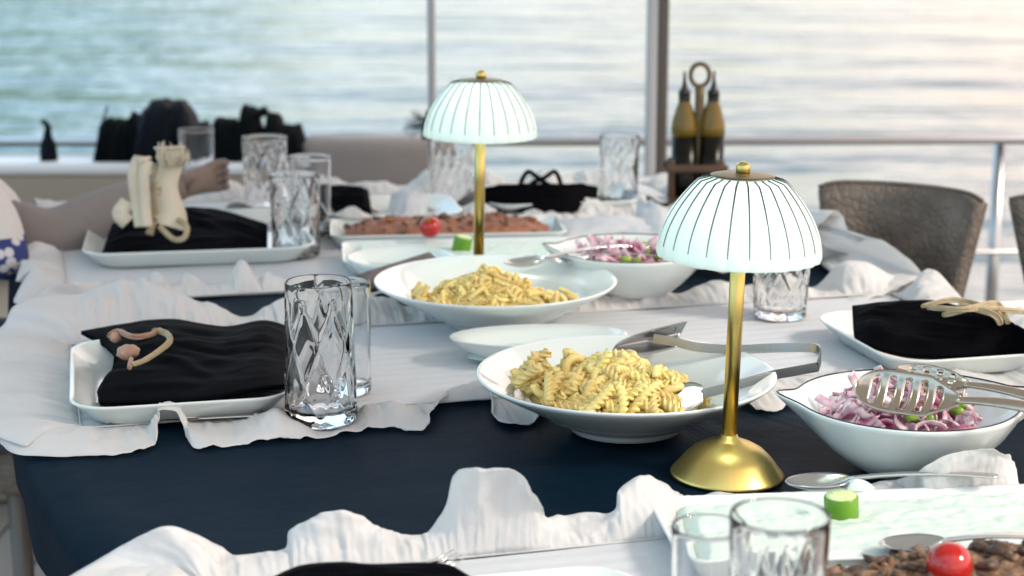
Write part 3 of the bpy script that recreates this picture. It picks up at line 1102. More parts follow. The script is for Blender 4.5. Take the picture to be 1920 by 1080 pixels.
# cucumber
def cucumber(p, r, h, label, tilt=(0, 0, 0)):
    T = thing('cucumber_chunk', label, 'cucumber', p, 0, 'cucumber chunks on the cream spread')
    mesh('flesh', lathe([(0, 0.0), (r * 0.90, 0.0), (r * 0.93, h * 0.5), (r * 0.90, h * 1.0), (r * 0.55, h * 0.985), (r * 0.4, h * 1.01), (0, h * 0.98)], 48), M_cucf, T)
    mesh('skin', lathe([(r * 0.905, -0.0003), (r, h * 0.04), (r * 1.0, h * 0.93), (r * 0.905, h * 1.002)], 48), M_cucs, T)
    sd = []
    for i in range(14):
        a = 2 * math.pi * i / 14 + (i % 2) * 0.1
        rr = r * (0.38 + 0.14 * (i % 2))
        sd.append(tube([(rr * math.cos(a), rr * math.sin(a), h * 0.99), (rr * 1.35 * math.cos(a), rr * 1.35 * math.sin(a), h * 0.99)], lambda t: r * 0.05, 6))
    mesh('seeds', join(*sd), M_seed, T)
    T.rotation_euler = tilt
    return T
cucumber(PZ(1578, 968, TZ + 0.025), 0.0148, 0.0195, 'green cucumber chunk standing on the near cream spread', (R(3), R(-4), 0))
cucumber(PZ(1540, 978, TZ + 0.027), 0.008, 0.010, 'small slice of cucumber leaning at the left of the larger chunk', (R(20), R(-50), 0))

# ------------------------------------------------------------------ cutlery
def spoon(tip, end, label, bl=0.062, bw=0.021, depth=0.009, m=None, name='spoon', up=(0, 0, 1), arch=0.012, hw=0.0045, group=None, cat='spoon', slots=False, holes=False):
    Mx, L = orient(tip, end, up)
    T = thing(name, label, cat, (0, 0, 0), 0, group)
    T.matrix_world = Mx
    m = m or M_steel
    nu, nv = 34, 15
    V, F = [], []
    for i in range(nu):
        t = i / (nu - 1)
        x = L - bl + bl * t
        hwid = bw * math.sqrt(max(0.0004, 1 - (2 * t - 1) ** 2)) * (1.0 - 0.12 * t) if not slots else bw * min(1, (0.25 + 2.4 * t)) * math.sqrt(max(0.02, 1 - max(0, (t - 0.6) / 0.4) ** 2.5))
        if i == 0: hwid = hw
        for j in range(nv):
            b = (j / (nv - 1)) * 2 - 1
            z = -depth * (1 - b * b) * math.sin(math.pi * min(1, max(0, t))) ** 0.7 + arch * (1 - t) * 0.25
            V.append(Vector((x, b * hwid, z)))
    for i in range(nu - 1):
        for j in range(nv - 1):
            t = i / (nu - 1)
            if slots and 0.16 < t < 0.93 and 2 <= j <= nv - 4 and (i % 5) in (1, 2): continue
            if holes and 0.2 < t < 0.8 and (i % 6) in (1, 2) and (j % 4) in (1, 2): continue
            a = i * nv + j
            F.append((a, a + nv, a + nv + 1, a + 1))
    mesh('bowl', (V, F), m, T, solid=0.0012)
    hl = L - bl + 0.004
    path, n = [], 22
    def hp(t):
        return Vector((hl * t, 0, arch * 0.25 * t + arch * math.sin(math.pi * t) ** 1.0))
    HV, HF = [], []
    for i in range(n + 1):
        t = i / n
        p = hp(t)
        w = hw * (1.35 - 0.75 * t) if t > 0.05 else hw * (0.9 + 9 * t)
        th = 0.0011 + 0.0006 * t
        for a, b in ((-1, -0.6), (-0.7, -1), (0.7, -1), (1, -0.6), (1, 0.6), (0.7, 1), (-0.7, 1), (-1, 0.6)):
            HV.append(p + Vector((0, a * w, b * th)))
    for i in range(n):
        for j in range(8):
            k = (j + 1) % 8
            HF.append((i * 8 + j, i * 8 + k, (i + 1) * 8 + k, (i + 1) * 8 + j))
    HF.append(tuple(reversed(range(8))))
    HF.append(tuple(n * 8 + j for j in range(8)))
    mesh('handle', (HV, HF), m, T)
    return T

def fork(tip, end, label, m=None, group=None):
    Mx, L = orient(tip, end)
    T = thing('fork', label, 'fork', (0, 0, 0), 0, group)
    T.matrix_world = Mx
    m = m or M_steel
    mesh('handle', tube(cr_spline([(0, 0, 0.001), (L * .35, 0, 0.006), (L * .62, 0, 0.004)], 8), lambda t: 0.0045 - 0.002 * t, 10, flat=0.35, up=(0, 0, 1)), m, T)
    def hd(a, b):
        w = 0.003 + 0.0095 * min(1, a * 1.6)
        return (L * .60 + L * .18 * a, (b - .5) * 2 * w, 0.004 - 0.006 * math.sin(a * 1.6))
    mesh('head', grid(hd, 14, 8), m, T, solid=0.0015)
    t0 = mesh('tine', tube([(L * .775, 0, -0.002), (L * .88, 0, -0.001), (L, 0, 0.004)], lambda t: 0.0013 * (1.1 - t * .7), 6), m, T)
    t0.location = (0, -0.0105, 0)
    for k in range(1, 4): inst(t0, T, (0, -0.0105 + 0.007 * k, 0))
    return T

spoon(PZ(1472, 902, TZ + 0.030), PZ(1872, 893, TZ + 0.040), 'steel spoon lying along the back edge of the near cream tray', bl=0.06, bw=0.0215, depth=0.008, arch=0.004)
spoon(PZ(1648, 1018, TZ + 0.037), PZ(1990, 1012, TZ + 0.044), 'steel spoon stuck in the brown topping behind the tomato', bl=0.055, bw=0.019, arch=0.004)
# knife beside left napkin plate
def knife(a, b, label):
    Mx, L = orient(a, b)
    T = thing('knife', label, 'knife', (0, 0, 0), 0)
    T.matrix_world = Mx
    mesh('handle', tube([(0, 0, 0), (L * .1, 0, 0), (L * .52, 0, 0)], lambda t: 0.0055 - 0.0015 * t, 12, flat=0.5, up=(0, 0, 1)), M_steel, T)
    def bf(s, t):
        return (L * .5 + L * .5 * s, (t - .5) * 0.018 * (1 - max(0, s - 0.75) ** 2 * 12) - 0.002 * s, 0)
    mesh('blade', grid(bf, 24, 5), M_steel, T, solid=0.0012)
knife(PT(540, 772, .012), PT(200, 790, .009), 'steel knife tucked under the front ruffle of the left place setting')
fork(PT(862, 1047, .028), PT(560, 1120, .02), 'fork tips poking out of the black napkin at the bottom edge')

# tongs in the near pasta
TG = thing('serving_tongs', 'steel serving tongs with a scoop end resting in the near pasta', 'tongs', PY(1400, 690, 1.9))
def ribbon(path, w, th=0.0012, wdir=(0, 0, 1)):
    V, F = [], []
    n = len(path)
    wd = Vector(wdir).normalized()
    for k, p in enumerate(path):
        t = (path[min(k + 1, n - 1)] - path[max(k - 1, 0)]).normalized()
        a = (wd - t * wd.dot(t)).normalized()
        b = t.cross(a)
        ww = w(k / (n - 1)) if callable(w) else w
        for sx, sy in ((-1, -1), (1, -1), (1, 1), (-1, 1)):
            V.append(p + a * sx * ww + b * sy * th)
    for k in range(n - 1):
        for i in range(4):
            j = (i + 1) % 4
            F.append((k * 4 + i, k * 4 + j, (k + 1) * 4 + j, (k + 1) * 4 + i))
    F.append((3, 2, 1, 0)); F.append(tuple(4 * (n - 1) + i for i in range(4)))
    return V, F
a1 = cr_spline([PY(1225, 634, 1.915), PY(1265, 641, 1.91), PY(1310, 651, 1.905), PY(1380, 655, 1.90), PY(1460, 652, 1.89), PY(1520, 652, 1.875), PY(1536, 658, 1.865), PY(1538, 672, 1.85), PY(1533, 688, 1.835)], 6)
a2 = cr_spline([PY(1533, 688, 1.835), PY(1500, 694, 1.83), PY(1440, 705, 1.812), PY(1380, 722, 1.79), PY(1318, 738, 1.768)], 6)
mesh('upper_arm', ribbon(a1, 0.0050, 0.0010, (0, 0.12, 1)), M_steeld, TG, smooth=False, world=True)
mesh('lower_arm', ribbon(a2, 0.0050, 0.0010, (0, 0.12, 1)), M_steeld, TG, smooth=False, world=True)
def scoopf(a, b):
    lo = PY(1150 + 120 * a, 662 - 12 * a + 8 * math.sin(math.pi * a), 1.885 + 0.022 * a)
    hi = PY(1150 + 138 * a, 655 - 52 * min(1, a ** 0.55), 1.905 + 0.022 * a)
    p = lo.lerp(hi, b)
    return p + Vector((0.0, 0.016, -0.004)) * math.sin(math.pi * b)
mesh('scoop', grid(scoopf, 26, 12), M_steeld, TG, solid=0.0012, world=True)
def scoopg(a, b):
    c = PY(1318 - 50 * a, 738 + 12 * a, 1.768 - 0.004 * a)
    return c + Vector((0, 0.6, 0.8)) * ((b - .5) * 0.018 * (1 + 0.8 * math.sin(a * 2.6)))
mesh('lower_blade', grid(scoopg, 12, 6), M_steel, TG, solid=0.0012, world=True)

# small oval glass dish of cream behind the near pasta
DG = thing('oval_dish', 'shallow oval glass dish with pale cream behind the near pasta plate', 'dish', Vector((0.032, 2.085, TZ + 0.005)), R(5))
prof = [(0, 0), (0.035, 0), (0.06, 0.004), (0.092, 0.018), (0.105, 0.030), (0.1065, 0.032), (0.105, 0.0325), (0.09, 0.0215), (0.058, 0.008), (0.03, 0.005), (0, 0.005)]
v, f = lathe(prof, 80)
mesh('dish', ([Vector((p.x, p.y * 0.5, p.z)) for p in v], f), M_ceramic, DG)
CD = thing('cream_dollop', 'lumpy pale cream in the oval glass dish', 'spread', Vector((0.022, 2.085, TZ + 0.012)), R(5))
def dolf(a, b):
    an = a * 2 * math.pi
    x, y = 0.075 * b * math.cos(an), 0.033 * b * math.sin(an)
    return (x, y, 0.012 * (1 - b ** 3) + 0.006 * fbm(x * 50, y * 50, 4) * (1 - b ** 4))
mesh('cream', grid(dolf, 60, 20, closed_u=True), M_cream, CD)
# dollop on back rim of the near cream tray
DB = thing('cream_smear', 'small dollop of cream stuck to the spoon on the near tray', 'spread', PZ(1606, 908, TZ + 0.032))
def smf(a, b):
    an = a * 2 * math.pi
    r = 1 + 0.25 * math.sin(an * 3 + 1)
    return (0.014 * b * math.cos(an) * r, 0.008 * b * math.sin(an), 0.009 * (1 - b ** 2) - 0.004)
mesh('cream', grid(smf, 40, 12, closed_u=True), M_cream, DB)

# ------------------------------------------------------------------ leaf-shaped salad bowls
def leaf_bowl(loc, rz, label, sc=1.0):
    T = thing('salad_bowl', label, 'bowl', loc, rz, 'white leaf-shaped salad bowls')
    n = 120
    def shape(a, r, z, k):
        # spout on the left (a = pi), handle on the right (a = 0)
        sp = math.exp(-(((a - math.pi)) / 0.16) ** 2)
        d0 = min(a, 2 * math.pi - a)
        hd = math.exp(-(d0 / 0.24) ** 4)
        hz = max(0, (z - 0.030) / 0.038)
        rr = r * (1 + 0.17 * sp * hz ** 1.6 + 0.34 * hd * max(0, hz) ** 5)
        zz = z + 0.004 * sp * hz ** 2 + 0.006 * math.exp(-(d0 / 0.6) ** 2) * hz ** 2
        return rr, zz
    out = [(0, 0.003), (0.030, 0.003), (0.032, 0), (0.038, 0), (0.041, 0.003), (0.058, 0.013), (0.075, 0.027), (0.088, 0.041), (0.097, 0.054), (0.1030, 0.064), (0.1048, 0.0680), (0.1040, 0.0692)]
    inn = [(0.1015, 0.0688), (0.096, 0.0610), (0.085, 0.046), (0.071, 0.031), (0.054, 0.0175), (0.036, 0.0095), (0.015, 0.0075), (0, 0.0075)]
    o = mesh('bowl', lathe(out + inn, n, shape), M_ceramic, T)
    # dark line painted round the lip
    pts = []
    for i in range(n):
        a = 2 * math.pi * i / n
        r, z = shape(a, 0.1022, 0.0690, 0)
        pts.append(Vector((r * math.cos(a), r * math.sin(a), z + 0.0002)))
    mesh('rim_line', tube(pts + [pts[0]], 0.0009, 6, False), M_rim, T)
    if sc != 1: T.scale = (sc, sc, sc)
    return T

def onion_salad(loc, label, count, seed, rx=0.066):
    T = thing('onion_salad', label, 'salad', loc, 0, 'sliced onion salads in the leaf-shaped bowls')
    rn = random.Random(seed)
    def strip(R0, ang, w, th, m, twist):
        def f(a, b):
            an = (a - .5) * ang
            rad = R0 + (b - .5) * 0.0
            z = (b - .5) * w
            return (rad * math.cos(an) - R0, rad * math.sin(an), z + 0.2 * w * math.sin(a * 3) * twist)
        return mesh('onion_slice', grid(f, 14, 3), m, solid=th)
    protos = []
    for k in range(8):
        protos.append(strip(0.010 + 0.004 * (k % 4), R(110 + 18 * (k % 3)), 0.0075 + 0.001 * (k % 3), 0.0017, M_onion if k % 4 else M_onion2, k % 2))
    peps = []
    for k in range(2):
        o = strip(0.012, R(120), 0.008, 0.002, M_pepper, 0)
        o.name = 'pepper_slice'
        peps.append(o)
    used = set()
    def hf(x, y):
        d = (x / rx) ** 2 + (y / (rx * 0.95)) ** 2
        return 0.024 * max(0, 1 - d) ** 0.6
    mesh('onion_bed', grid(lambda a, b: (rx * b * math.cos(a * 6.2832), rx * .95 * b * math.sin(a * 6.2832), hf(rx * b * math.cos(a * 6.2832), rx * .95 * b * math.sin(a * 6.2832)) - 0.007 + 0.003 * fbm(a * 20, b * 9)), 60, 14, closed_u=True), M_onion2, T)
    for i in range(count):
        a, r = rn.uniform(0, 6.283), math.sqrt(rn.random())
        x, y = rx * .84 * r * math.cos(a), rx * .80 * r * math.sin(a)
        pep = (rn.random() < 0.13 and x > 0.0) or i in (3, 4)
        src = rn.choice(peps if pep else protos)
        if src not in used:
            used.add(src); o = src; o.parent = T
        else: o = inst(src, T)
        o.location = (x, y, hf(x, y) + rn.uniform(-0.003, 0.006))
        o.rotation_euler = (rn.uniform(-1.2, 1.2), rn.uniform(-1.0, 1.0), rn.uniform(0, 6.28))
    for o in protos + peps:
        if o not in used: bpy.data.objects.remove(o)
    # two green pieces at the front
    for x, y, rzz in ((0.000, -0.052, 0.3), (0.016, -0.052, 1.4), (0.046, -0.030, 2.2), (0.050, -0.012, 2.6), (0.030, 0.02, 0.7)):
        v, f = tube([(-0.007, 0, 0), (-0.003, 0.001, 0.002), (0.003, 0.001, 0.002), (0.007, 0, 0)], 0.0044, 9)
        o = mesh('pepper_piece', (v, f), M_pepper, T)
        o.location = (x, y, hf(x, y) + 0.003)
        o.rotation_euler = (0.3, 0.2, rzz)
    return T

b1 = PT(1697, 884)
b1.z = TZ + 0.001
leaf_bowl(b1, R(-4), 'white leaf-shaped bowl of sliced red onion to the right of the near lamp', 1.05)
onion_salad(b1 + Vector((-0.008, -0.004, 0.050)), 'sliced red onion and green pepper with servers resting on it', 170, 21, 0.078)
b2 = PT(1182, 565)
b2.z = tz5
leaf_bowl(b2, R(-4), 'white leaf-shaped bowl of onion behind the far pasta plate')
onion_salad(b2 + Vector((-0.010, 0, 0.044)), 'blurred sliced onion in the far bowl', 60, 22, 0.075)

spoon(PY(1603, 722, 1.635), PY(2010, 788, 1.55), 'slotted serving fork with its head up in the near onion salad', bl=0.098, bw=0.0225, depth=0.007, m=M_steelw, name='slotted_server', cat='server', up=(0.1, -0.75, 0.62), arch=0.010, hw=0.0052, slots=True)
spoon(PY(1680, 690, 1.675), PY(2010, 775, 1.60), 'pierced serving spoon crossing the slotted server over the onion salad', bl=0.070, bw=0.0150, depth=0.007, m=M_steelw, name='pierced_spoon', cat='server', up=(0.1, -0.65, 0.75), arch=0.008, hw=0.0052, holes=True)
spoon(PY(945, 492, 2.33), PY(1262, 468, 2.45), 'serving spoon lying between the far pasta plate and the far onion bowl', bl=0.065, bw=0.02, m=M_steel, arch=0.010)
fork(PY(1005, 486, 2.36), PY(1255, 482, 2.40), 'serving fork lying beside the spoon behind the far pasta plate')

# ------------------------------------------------------------------ place settings: square plates with black napkins
def place_plate(corner_rl, hx, hy, rz, label, h=0.026):
    c = tray_centre(corner_rl, hx, hy, rz)
    T = tray(c, rz, label, hx, hy, h, 0.045, M_ceramic, 'square_plate', 'plate', 'square white plates at the place settings', 0.020)
    return T

def napkin(rear, front, label, bulge=0.018, seed=0, tie=None, nip=0.0, nu=110, nv=60, wr=0.0028, group='black cloth napkins on the plates'):
    A = cr_spline([PT(*c) for c in rear], 12)
    B = cr_spline([PT(*c) for c in front], 12)
    def samp(L, t):
        q = t * (len(L) - 1)
        i = min(int(q), len(L) - 2)
        return L[i].lerp(L[i + 1], q - i)
    c0 = (A[0] + A[-1] + B[0] + B[-1]) / 4
    def f(a, b):
        p = samp(A, a).lerp(samp(B, a), b)
        e = math.sin(math.pi * b) ** 0.6 * min(1, math.sin(math.pi * a) * 2.0)
        p.x += nip * math.sin(math.pi * min(1, b * 1.15)) * (1 - a) ** 5
        if tie:
            rr_ = random.Random(seed)
            rad = math.hypot((a - tie[0]) * 1.6, b - tie[1])
            for q in range(11):
                th = math.radians(-70 + 14 * q + rr_.uniform(-6, 6))
                if q > 7: th += math.radians(120)
                dx_, dy_ = (a - tie[0]) * 1.6, b - tie[1]
                al = dx_ * math.cos(th) + dy_ * math.sin(th)
                pe = -dx_ * math.sin(th) + dy_ * math.cos(th)
                if al > 0:
                    p.z += 0.0055 * math.exp(-(pe / (0.022 + 0.05 * al)) ** 2) * min(1, al * 6) * max(0, 1.1 - al) * e
            p.z -= 0.006 * math.exp(-(rad / 0.12) ** 2) * e
        p.z += bulge * e + wr * e * (math.sin(b * 16 + a * 3 * math.sin(seed + b * 3) + seed) * 0.7 + 1.5 * fbm(a * 3, b * 9, seed))
        return p
    o = mesh('napkin', grid(f, nu, nv), M_black, solid=0.0022)
    for v in o.data.vertices: v.co -= c0
    o.location = c0
    # second, lower layer so the fold has an edge
    def g(a, b):
        p = f(a, b)
        base = samp(A, a).lerp(samp(B, a), b)
        return Vector((p.x + 0.003 * math.sin(a * 9), p.y - 0.002, max(base.z - 0.002, p.z - 0.007)))
    o2 = mesh('under_fold', grid(g, nu, nv), M_black, o, solid=0.0018)
    for v in o2.data.vertices: v.co -= c0
    return tag(o, label, 'napkin', group)

# left place setting
place_plate(PZ(132, 642, TZ + .03), 0.118, 0.148, R(13), 'square white plate with a black napkin at the left place setting')
napkin([(152, 622, .032), (225, 610, .038), (320, 600, .040), (420, 614, .034), (495, 602, .038), (548, 616, .030)],
       [(188, 754, .018), (200, 756, .018), (330, 754, .024), (400, 748, .026), (470, 734, .030), (538, 722, .030)],
       'black napkin spread over the left square plate with a raffia tie', 0.009, 1, (0.22, 0.45), 0.034)
# raffia tie with shell on left napkin
RT = thing('raffia_tie', 'raffia tie with a pink shell on the left black napkin', 'napkin tie', PT(250, 655, .055), 0, 'raffia napkin ties')
def loopy(pts, r, m, name, fl=1.0):
    base = cr_spline([PT(*p) for p in pts], 8)
    rq = random.Random(len(pts) * 7 + int(pts[0][0]))
    vs = []
    for k in range(9):
        a = 2 * math.pi * k / 8
        ro = 0.0 if k == 8 else 0.62
        ph = rq.uniform(0, 6)
        pp = []
        for i, p in enumerate(base):
            rr = (r(i / (len(base) - 1)) if callable(r) else r) * ro
            j = 0.35 * rr * math.sin(i * 0.35 + ph)
            pp.append(p + Vector((math.cos(a + i * 0.12) * rr, j, math.sin(a + i * 0.12) * rr + 0.0)))
        vs.append(tube(pp, lambda t: 0.0011 * (1.0 if 0.06 < t < 0.94 else 0.6), 6))
    mesh(name, join(*vs), m, RT, world=True)
loopy([(205, 630, .058), (222, 622, .062), (250, 632, .064), (280, 628, .064), (300, 618, .066)], lambda t: 0.0045 - 0.001 * t, M_shell, 'cord')
loopy([(290, 620, .064), (312, 625, .066), (318, 640, .064), (298, 658, .06), (270, 676, .058), (246, 684, .056)], lambda t: 0.0050 - 0.002 * t, M_rope, 'cord')
loopy([(246, 672, .057), (243, 690, .054)], 0.0026, M_shell, 'cord')
bm = bmesh.new(); bmesh.ops.create_icosphere(bm, subdivisions=3, radius=1)
for vv in bm.verts:
    d = 1 + 0.2 * noise.noise(vv.co * 2.2)
    vv.co = Vector((vv.co.x * 0.0125 * d, vv.co.y * 0.011 * d, vv.co.z * 0.0085 * d))
bm.verts.index_update()
shv = [v.co.copy() for v in bm.verts], [tuple(v.index for v in q.verts) for q in bm.faces]
bm.free()
sh = mesh('shell', shv, M_shell, RT)
sh.location = PT(240, 660, .058) - RT.location
sh2 = inst(sh, RT, PT(216, 632, .058) - RT.location, (0.5, 0.2, 1), (0.55, 0.6, 0.7))

# right place setting
place_plate(PZ(1515, 590, TZ + .03), 0.17, 0.125, R(14), 'square white plate with a black napkin at the right place setting')
napkin([(1598, 574, .052), (1680, 570, .058), (1760, 568, .060), (1850, 596, .056), (1960, 640, .05)],
       [(1602, 632, .032), (1640, 652, .030), (1720, 668, .022), (1830, 668, .022), (1960, 660, .022)],
       'black napkin heaped on the right square plate below the brown chair', 0.014, 2, (0.6, 0.2))
RT = thing('raffia_tie', 'raffia tie on the right black napkin', 'napkin tie', PT(1840, 590, .075), 0, 'raffia napkin ties')
for k, pts in enumerate([[(1730, 574, .080), (1790, 562, .086), (1850, 576, .080), (1880, 596, .072)], [(1740, 576, .08), (1800, 580, .084), (1860, 578, .082), (1920, 585, .07)], [(1770, 590, .076), (1820, 578, .084), (1870, 570, .08), (1890, 604, .066)], [(1800, 572, .084), (1860, 588, .08), (1876, 606, .068)]]):
    loopy(pts, 0.0034 + 0.0004 * k, M_rope, 'cord')
# far left place setting
place_plate(PZ(172, 402, TZ + .03), 0.172, 0.172, R(10), 'square white plate with a black napkin in front of the seated person')
napkin([(210, 420, .05), (280, 408, .046), (340, 392, .052), (410, 396, .050), (500, 420, .05)],
       [(190, 480, .018), (260, 478, .018), (340, 478, .018), (420, 476, .018), (500, 470, .018)],
       'black napkin under the cream raffia bundle on the far left plate', 0.013, 3, (0.42, 0.3))
# far middle napkins
place_plate(PZ(600, 372, TZ + .03), 0.11, 0.10, R(12), 'square white plate far left of the far lamp')
napkin([(600, 352, .045), (640, 350, .05), (690, 356, .045)], [(606, 400, .018), (650, 402, .018), (696, 398, .018)], 'black napkin on the plate left of the far lamp', 0.014, 4)
place_plate(PZ(880, 352, TZ + .03), 0.14, 0.10, R(12), 'square white plate at the far end of the table')
napkin([(905, 352, .055), (980, 347, .06), (1060, 347, .06), (1120, 350, .05)], [(900, 392, .02), (980, 396, .02), (1060, 396, .02), (1115, 388, .02)], 'black napkin on the far plate between the far lamp and the post', 0.012, 5)
RT = thing('raffia_tie', 'dark raffia bow on the farthest black napkin', 'napkin tie', PT(1010, 345, .07), 0, 'raffia napkin ties')
for pts in [[(975, 345, .075), (990, 322, .09), (1015, 335, .085), (1040, 322, .092), (1052, 345, .075)], [(990, 350, .072), (1010, 338, .08), (1035, 350, .07)]]:
    loopy(pts, 0.0045, M_darkcloth, 'cord')
# bottom napkin
place_plate(PZ(560, 1110, TZ + .03), 0.13, 0.13, R(13), 'square white plate cut off by the bottom edge')
napkin([(500, 1090, .036), (560, 1064, .040), (640, 1056, .042), (700, 1060, .040), (800, 1058, .040), (850, 1068, .036), (910, 1100, .03)],
       [(520, 1190, .02), (620, 1200, .02), (760, 1200, .02), (930, 1180, .02)], 'black napkin at the bottom edge with fork tips beside it', 0.008, 6)

# cream raffia bundle standing on the far-left napkin
CB = thing('raffia_bundle', 'cream raffia bundle with a frayed top tied upright on the far left napkin', 'raffia bundle', PT(300, 425, .04), 0)
rb = random.Random(5)
y0 = 2.68
def strand(pts, w, th=0.0012, m=M_creamcl, nm='strand', wd=(1, 0, 0)):
    mesh(nm, ribbon(cr_spline([PY(p[0], p[1], y0 + (p[2] if len(p) > 2 else 0)) for p in pts], 6), w, th, wd), m, CB, world=True)
strand([(318, 275), (322, 300, .01), (312, 350), (322, 400), (318, 425)], lambda t: 0.024 - 0.010 * math.sin(t * math.pi) + 0.006 * t)
strand([(265, 425, -.01), (258, 380, -.01), (252, 330, -.02), (262, 298, -.02), (274, 300, -.03)], 0.010)
strand([(276, 425, -.02), (272, 380, -.02), (270, 330, -.03), (276, 300, -.03)], 0.008)
strand([(290, 310, .01), (296, 350), (290, 400), (280, 440)], 0.006, m=M_rope)
strand([(240, 378, .01), (225, 400), (240, 418)], 0.012)
mesh('loop', tube(cr_spline([PY(*p) for p in ((300, 425, y0), (325, 448, y0 - .02), (345, 446, y0 - .03), (350, 425, y0 - .02), (335, 412, y0))], 8), 0.0045, 8), M_rope, CB, world=True)
fr = []
for i in range(46):
    x = 292 + 62 * i / 45 + rb.uniform(-3, 3)
    top = rb.uniform(262, 285)
    yy = y0 + rb.uniform(-.02, .02)
    fr.append(tube([PY(x * 0.6 + 322 * 0.4, 312, yy), PY(x, 295, yy), PY(x + rb.uniform(-5, 5), top, yy)], lambda t: 0.0016 * (1.2 - t), 4))
mesh('fringe', join(*fr), M_creamcl, CB, world=True)

# ------------------------------------------------------------------ drinking glasses
def tumbler(p, rt, rb_, h, label, pattern=None, name='drinking_glass', rz=0.0, group=None, base=0.011):
    T = thing(name, label, 'glass', p, rz, group)
    wall = 0.0034 if pattern else 0.0019
    K = 56
    outp = [(0, 0.0008), (rb_ * 0.80, 0.0008), (rb_ * 0.94, 0.0), (rb_ * 0.985, 0.0010), (rb_, 0.0035)]
    for k in range(1, K + 1):
        t = k / K
        outp.append((rb_ + (rt - rb_) * t, 0.0035 + (h - 0.0045) * t))
    topi = len(outp)
    outp += [(rt - 0.0003, h), (rt - 0.0008, h + 0.0003), (rt - 0.0013, h)]
    innp = [(rt - 0.0017 - (wall - 0.0017) * min(1, t * 4) + (rb_ - rt) * t * 0.95 - 0.0009 * t, h - 0.001 - (h - 0.001 - base) * t) for t in [k / 20 for k in range(21)]]
    innp += [(rb_ * 0.75, base - 0.0018), (rb_ * 0.4, base - 0.0026), (0, base - 0.0024)]
    def fn(a, r, z, k):
        if pattern is None or k < 4 or k >= topi: return r, z
        t = z / h
        if pattern == 'wave':
            w = min(1, max(0, (0.93 - t) / 0.06)) * min(1, t / 0.05)
            g1 = abs(math.sin(3.5 * a + 5.5 * t)); g2 = abs(math.sin(3.5 * a - 5.5 * t))
            d = 0.0014 * max(0, 1 - g1 / 0.5) ** 1.3 + 0.0014 * max(0, 1 - g2 / 0.5) ** 1.3
            return r - min(d, 0.0019) * w - 0.0003 * w * math.cos(7 * a), z
        if pattern == 'cut':
            w = min(1, max(0, (0.80 - t) / 0.12)) * min(1, t / 0.06)
            g1 = abs(math.sin(7 * a + 9 * t)); g2 = abs(math.sin(7 * a - 9 * t)); g3 = abs(math.sin(7 * a))
            d = 0.0012 * max(0, 1 - g1 / 0.5) + 0.0012 * max(0, 1 - g2 / 0.5)
            return r - min(d, 0.0016) * w, z
        return r, z
    n = 168 if pattern else 72
    mesh('glass_body', lathe(outp + innp, n, fn), M_glass, T)
    return T

GG = 'clear drinking glasses on the table'
ps = lambda px, py: PT(px, py) + Vector((0, 0, 0.0055))
tumbler(ps(603, 796), 0.0350, 0.0385, 0.150, 'tall cut-glass highball on the left runner in front of the plain one', 'wave', rz=0.3, group=GG, base=0.014)
tumbler(ps(646, 742), 0.0310, 0.0300, 0.125, 'plain tumbler just behind the tall cut highball', None, group=GG)
g7 = Vector((0.182, 1.168, tz5))
tumbler(g7, 0.0344, 0.030, 0.136, 'short-cut crystal tumbler in front of the near cream tray', 'cut', group=GG)
tumbler(Vector((0.1395, 1.222, tz5)), 0.0262, 0.024, 0.108, 'plain tumbler left of the crystal tumbler at the bottom edge', None, group=GG)
tumbler(ps(1462, 600), 0.0395, 0.034, 0.115, 'clear tumbler standing under the right side of the near lampshade', 'wave', group=GG)
tumbler(ps(500, 402), 0.0385, 0.036, 0.130, 'cut highball farthest left among the blurred glasses', 'wave', group=GG)
tumbler(ps(584, 446), 0.0340, 0.032, 0.128, 'plain highball behind the blurred cut glass left of the far lamp', None, group=GG)
tumbler(ps(556, 484), 0.0385, 0.036, 0.125, 'blurred cut glass left of the far pasta plate', 'wave', group=GG)
tumbler(ps(846, 388), 0.0395, 0.036, 0.120, 'blurred cut glass just left of the far lamp stem', 'cut', group=GG)
tumbler(ps(1160, 392), 0.0350, 0.033, 0.125, 'blurred glass standing left of the thick post', 'wave', group=GG)
tumbler(ps(372, 352), 0.0330, 0.030, 0.105, 'glass in the hand of the seated person', None, group=GG)

# white frilled paper cup shapes / folded paper near far lamp
def paper(pts_lo, pts_hi, label, nm='folded_paper', seed=0, m=None):
    A = cr_spline([PT(*c) for c in pts_lo], 8)
    B = cr_spline([PT(*c) for c in pts_hi], 8)
    c0 = A[0].copy()
    n = min(len(A), len(B))
    def f(a, b):
        i = min(n - 1, int(round(a * (n - 1))))
        p = A[i].lerp(B[i], b)
        return p + Vector((0, 0.006 * fbm(a * 9, b * 4, seed), 0.004 * fbm(a * 9, b * 4, seed + 4))) - c0
    o = mesh(nm, grid(f, n, 14), m or M_paper, solid=0.0007)
    o.location = c0
    return tag(o, label, 'paper napkin', 'white paper napkins crumpled on the table')
paper([(720, 425, .006), (760, 428, .006), (805, 420, .006)], [(735, 362, .05), (765, 356, .06), (800, 366, .05)], 'white paper napkin standing rumpled behind the brown far platter', seed=1)
paper([(1010, 440, .010), (1080, 446, .010), (1160, 440, .010), (1230, 446, .01)], [(1020, 416, .016), (1090, 408, .03), (1170, 404, .035), (1220, 414, .02)], 'white paper napkin lying flat right of the far lamp', seed=2)
paper([(1185, 440, .006), (1230, 450, .006), (1262, 456, .006)], [(1196, 372, .04), (1230, 380, .045), (1262, 400, .03)], 'white paper napkin crumpled beside the oil cruet', seed=3)

